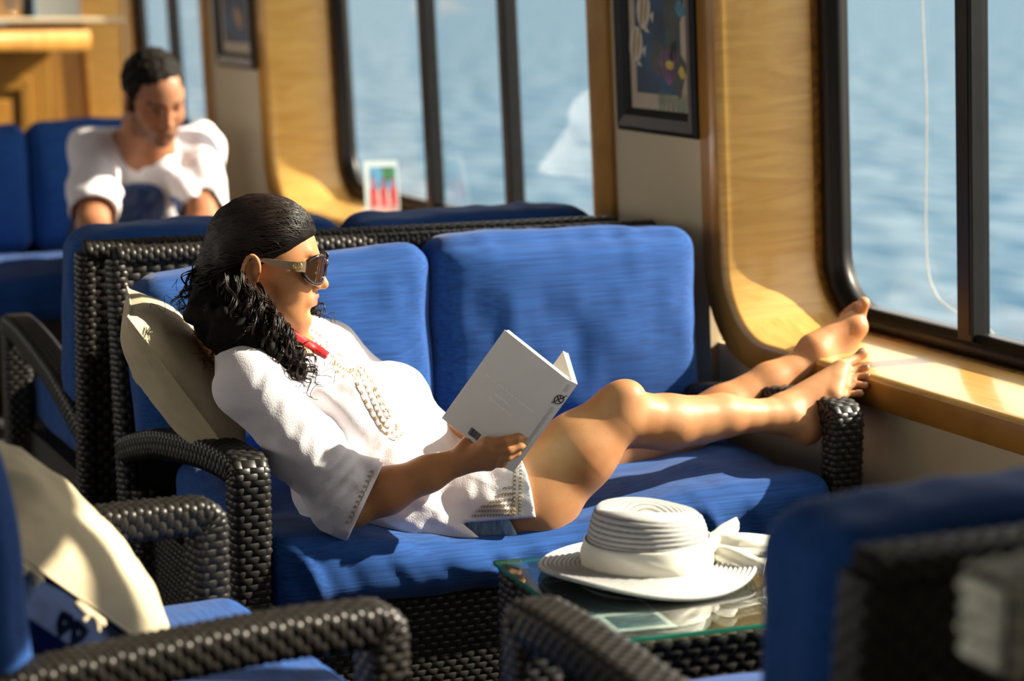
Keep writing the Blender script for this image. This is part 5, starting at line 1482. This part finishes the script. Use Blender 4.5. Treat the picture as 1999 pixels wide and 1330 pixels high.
# ------------------------------------------------------------------ the man at the back
MC = A((1.7757, 6.7500, 1.0851)); MR = rotm(math.radians(-82), math.radians(30), math.radians(6)); ms = 1.13
S = Sculpt((1.30, 6.20, 0.0), (2.36, 7.75, 1.36), 0.0075)
Tm = sculpt_head(S, MC, MR, ms, True)
nb_ = A((1.7905, 6.9200, 0.9058)); S.cone(Tm(-0.02, 0, -0.04), nb_, 0.066, 0.075, 0.03)
sL = A((1.6277, 6.9500, 0.9055)); sR = A((1.9759, 6.9800, 0.9092)); eL = A((1.5418, 6.6200, 0.7071)); eR = A((1.9026, 6.6600, 0.6867))
wL = A((1.5688, 6.4000, 0.6129)); wR = A((1.7307, 6.4200, 0.6021)); pm = A([1.86, 7.42, 0.60]); cm = lerp(nb_, pm, 0.38)
S.chain([nb_, cm, pm], [0.09, 0.12, 0.13], 0.06); S.cone(lerp(sL, cm, 0.3), lerp(pm, cm, 0.2) + A([-0.07, 0, 0]), 0.09, 0.11, 0.05); S.cone(lerp(sR, cm, 0.3), lerp(pm, cm, 0.2) + A([0.07, 0, 0]), 0.09, 0.11, 0.05)
S.cone(nb_, sL, 0.06, 0.068, 0.05); S.cone(nb_, sR, 0.06, 0.068, 0.05)
for s_, e_, w_ in ((sL, eL, wL), (sR, eR, wR)):
    S.chain([s_, e_], [0.066, 0.05], 0.03); S.chain([e_, lerp(e_, w_, 0.3), w_], [0.048, 0.05, 0.034], 0.02)
    k_ = A([1.72 if s_ is sL else 2.02, 6.86, 0.56])
    S.chain([pm + A([-0.09 if s_ is sL else 0.09, 0, -0.01]), k_], [0.11, 0.075], 0.04); S.chain([k_, k_ + A([0, 0.03, -0.22]), k_ + A([0, 0.08, -0.47])], [0.07, 0.065, 0.042], 0.02)
    S.cone(k_ + A([0, 0.08, -0.51]), k_ + A([0, -0.10, -0.52]), 0.042, 0.034, 0.02)
    d_ = A([0.0, -1, -0.25]); hnd = w_ + d_ * 0.09
    for i, o_ in enumerate((-0.03, -0.01, 0.01, 0.03)):
        S.cone(w_, hnd + A([o_, 0, 0]), 0.024, 0.014, 0.01); S.chain([hnd + A([o_, 0, 0]), hnd + A([o_, -0.04, -0.015]), hnd + A([o_, -0.06, -0.05])], [0.0125, 0.0115, 0.010], 0.004)
    S.chain([w_, w_ + A([0.045 if s_ is sL else -0.045, -0.05, 0.0]), w_ + A([0.05 if s_ is sL else -0.05, -0.09, -0.02])], [0.02, 0.014, 0.011], 0.006)
Vm, Qm = S.mesh(1); offm = pm * A([1, 1, 0])
man = empty('person', tuple(offm), label='man in a white T-shirt sitting at the back, head bowed', cat='person')
bm_ = mesh_obj('body', Vm - offm, Qm, M['skinman'], man)
def stub(P):
    L = ((P - (MC - offm)) @ MR) / ms
    b = np.clip((0.0 - L[:, 2]) * 30, 0, 1) * (L[:, 0] > -0.005) * (L[:, 2] > -0.11) * (np.abs(L[:, 1]) < 0.075)
    mou = np.exp(-((L[:, 1] / 0.024) ** 2 + ((L[:, 2] + 0.042) / 0.012) ** 2)); ck = np.exp(-(((np.abs(L[:, 1]) - 0.04) / 0.02) ** 2 + ((L[:, 2] + 0.008) / 0.016) ** 2))
    brow = (np.abs(L[:, 2] - 0.047) < 0.006) * (np.abs(np.abs(L[:, 1]) - 0.032) < 0.02) * (L[:, 0] > 0.06)
    eye = (np.abs(L[:, 2] - 0.028) < 0.0045) * (np.abs(np.abs(L[:, 1]) - 0.032) < 0.013) * (L[:, 0] > 0.06)
    return np.maximum(np.clip(b * 0.55 * (1 - mou) * (1 - ck), 0, 1), np.maximum(brow, eye) * 0.85)
closest_attr(bm_, 'stubble', stub)
Hm = Sculpt(MC - 0.2, MC + 0.2, 0.006)
Hm.ell(Tm(-0.016, 0, 0.052), A((0.105, 0.083, 0.090)) * ms, MR, 0.0)
Hm.cut(Tm(0.070, 0, 0.082), MR @ A([0.72, 0, -0.30]), k=0.012); Hm.cut(Tm(-0.03, 0, -0.035), MR @ A([0.1, 0, -1]), k=0.01)
for sy in (-1, 1): Hm.cone(Tm(0.018, sy * 0.075, 0.04), Tm(0.016, sy * 0.072, -0.01), 0.012, 0.008, 0.01)
Hm.disp(lambda P: 0.004 * vnoise(P * 70) + 0.003 * vnoise(P * 140))
Vx, Qx = Hm.mesh(1); mesh_obj('short_hair', Vx - offm, Qx, M['hairman'], man)
Tt = Sculpt((1.25, 6.3, 0.45), (2.40, 7.75, 1.16), 0.008)
Tt.chain([lerp(nb_, cm, 0.25), cm, pm], [0.115, 0.145, 0.15], 0.06); Tt.cone(lerp(sL, cm, 0.3), lerp(pm, cm, 0.2) + A([-0.07, 0, 0]), 0.105, 0.125, 0.05); Tt.cone(lerp(sR, cm, 0.3), lerp(pm, cm, 0.2) + A([0.07, 0, 0]), 0.105, 0.125, 0.05)
Tt.cone(nb_, sL, 0.068, 0.082, 0.05); Tt.cone(nb_, sR, 0.068, 0.082, 0.05)
for s_, e_ in ((sL, eL), (sR, eR)): Tt.chain([s_, lerp(s_, e_, 0.85)], [0.084, 0.080], 0.03)
def foldm(P):
    return 0.008 * vnoise(np.stack([P[:, 0] * 14 + P[:, 2] * 5, P[:, 2] * 6, P[:, 1] * 6], 1)) + 0.003 * vnoise(P * 30)
Tt.disp(foldm, 0.03)
for s_, e_ in ((sL, eL), (sR, eR)):
    d_ = (e_ - s_) / np.linalg.norm(e_ - s_); p_ = lerp(s_, e_, 0.83); Tt.cut(p_, d_, box=(p_ - 0.13, p_ + 0.13)); Tt.cone(p_ - d_ * 0.03, p_ + d_ * 0.05, 0.066, 0.072, 0.002, op='sub')
fm_ = A([0.0, -1, 0.25]); vt_ = A((1.7745, 6.7500, 0.9183))
Tt.cone(nb_ + A([0, -0.03, 0.05]), vt_ + A([0, -0.02, -0.005]), 0.078, 0.024, 0.004, op='sub')
Vx, Qx = Tt.mesh(1); tee = mesh_obj('white_t_shirt', Vx - offm, Qx, None or M['white'], man)
# the blue disc printed on its chest
mt, nt, pb = _new('t_shirt_print'); setp(pb, Roughness=0.85)
tc = nt.nodes.new('ShaderNodeTexCoord'); sb = nt.nodes.new('ShaderNodeVectorMath'); sb.operation = 'SUBTRACT'
dc = A((1.7570, 6.7800, 0.7138)) - offm; sb.inputs[1].default_value = tuple(dc)
sc_ = nt.nodes.new('ShaderNodeVectorMath'); sc_.operation = 'MULTIPLY'; sc_.inputs[1].default_value = (1, 0.0, 1)
ln = nt.nodes.new('ShaderNodeVectorMath'); ln.operation = 'LENGTH'; lt = nt.nodes.new('ShaderNodeMath'); lt.operation = 'LESS_THAN'; lt.inputs[1].default_value = 0.105
nz = nt.nodes.new('ShaderNodeTexNoise'); nz.inputs['Scale'].default_value = 14; mp_ = nt.nodes.new('ShaderNodeMapping'); mp_.inputs['Scale'].default_value = (2.5, 1, 0.5)
rp = nt.nodes.new('ShaderNodeValToRGB'); rp.color_ramp.elements[0].position = 0.4; rp.color_ramp.elements[1].position = 0.6; rp.color_ramp.elements[0].color = (0.035, 0.10, 0.30, 1); rp.color_ramp.elements[1].color = (0.16, 0.22, 0.42, 1)
mx = nt.nodes.new('ShaderNodeMix'); mx.data_type = 'RGBA'; mx.inputs[6].default_value = (0.80, 0.78, 0.78, 1)
for a, b in ((tc.outputs['Object'], sb.inputs[0]), (sb.outputs[0], sc_.inputs[0]), (sc_.outputs[0], ln.inputs[0]), (ln.outputs['Value'], lt.inputs[0]), (tc.outputs['Object'], mp_.inputs[0]), (mp_.outputs[0], nz.inputs['Vector']),
             (nz.outputs['Fac'], rp.inputs[0]), (rp.outputs[0], mx.inputs[7]), (lt.outputs[0], mx.inputs[0]), (mx.outputs[2], pb.inputs['Base Color'])): nt.links.new(a, b)
tee.data.materials.append(mt)
co = np.zeros(len(tee.data.polygons) * 3); tee.data.polygons.foreach_get('center', co); co = co.reshape(-1, 3)
nn_ = np.zeros(len(tee.data.polygons) * 3); tee.data.polygons.foreach_get('normal', nn_); nn_ = nn_.reshape(-1, 3)
chestf = (nn_[:, 1] < 0.1) & (np.hypot(co[:, 0] - dc[0], co[:, 2] - dc[2]) < 0.13)
armd = np.minimum(np.linalg.norm(co + offm - lerp(sL, eL, 0.55), axis=1), np.linalg.norm(co + offm - lerp(sR, eR, 0.55), axis=1)) > 0.085
tee.data.polygons.foreach_set('material_index', (chestf & armd).astype(np.int32))
Tp = Sculpt((1.4, 6.6, 0.3), (2.4, 7.75, 0.85), 0.012)
for s_ in (-1, 1): Tp.chain([pm + A([0.09 * s_, 0, -0.01]), A([1.87 + 0.15 * s_, 6.92, 0.56])], [0.128, 0.098], 0.05)
Tp.cut((1.87, 6.90, 0.5), (0, -1, 0)); Vx, Qx = Tp.mesh(1); mesh_obj('shorts', Vx - offm, Qx, plain('navy_shorts', (0.02, 0.03, 0.07), 0.9, noise=0.2), man)
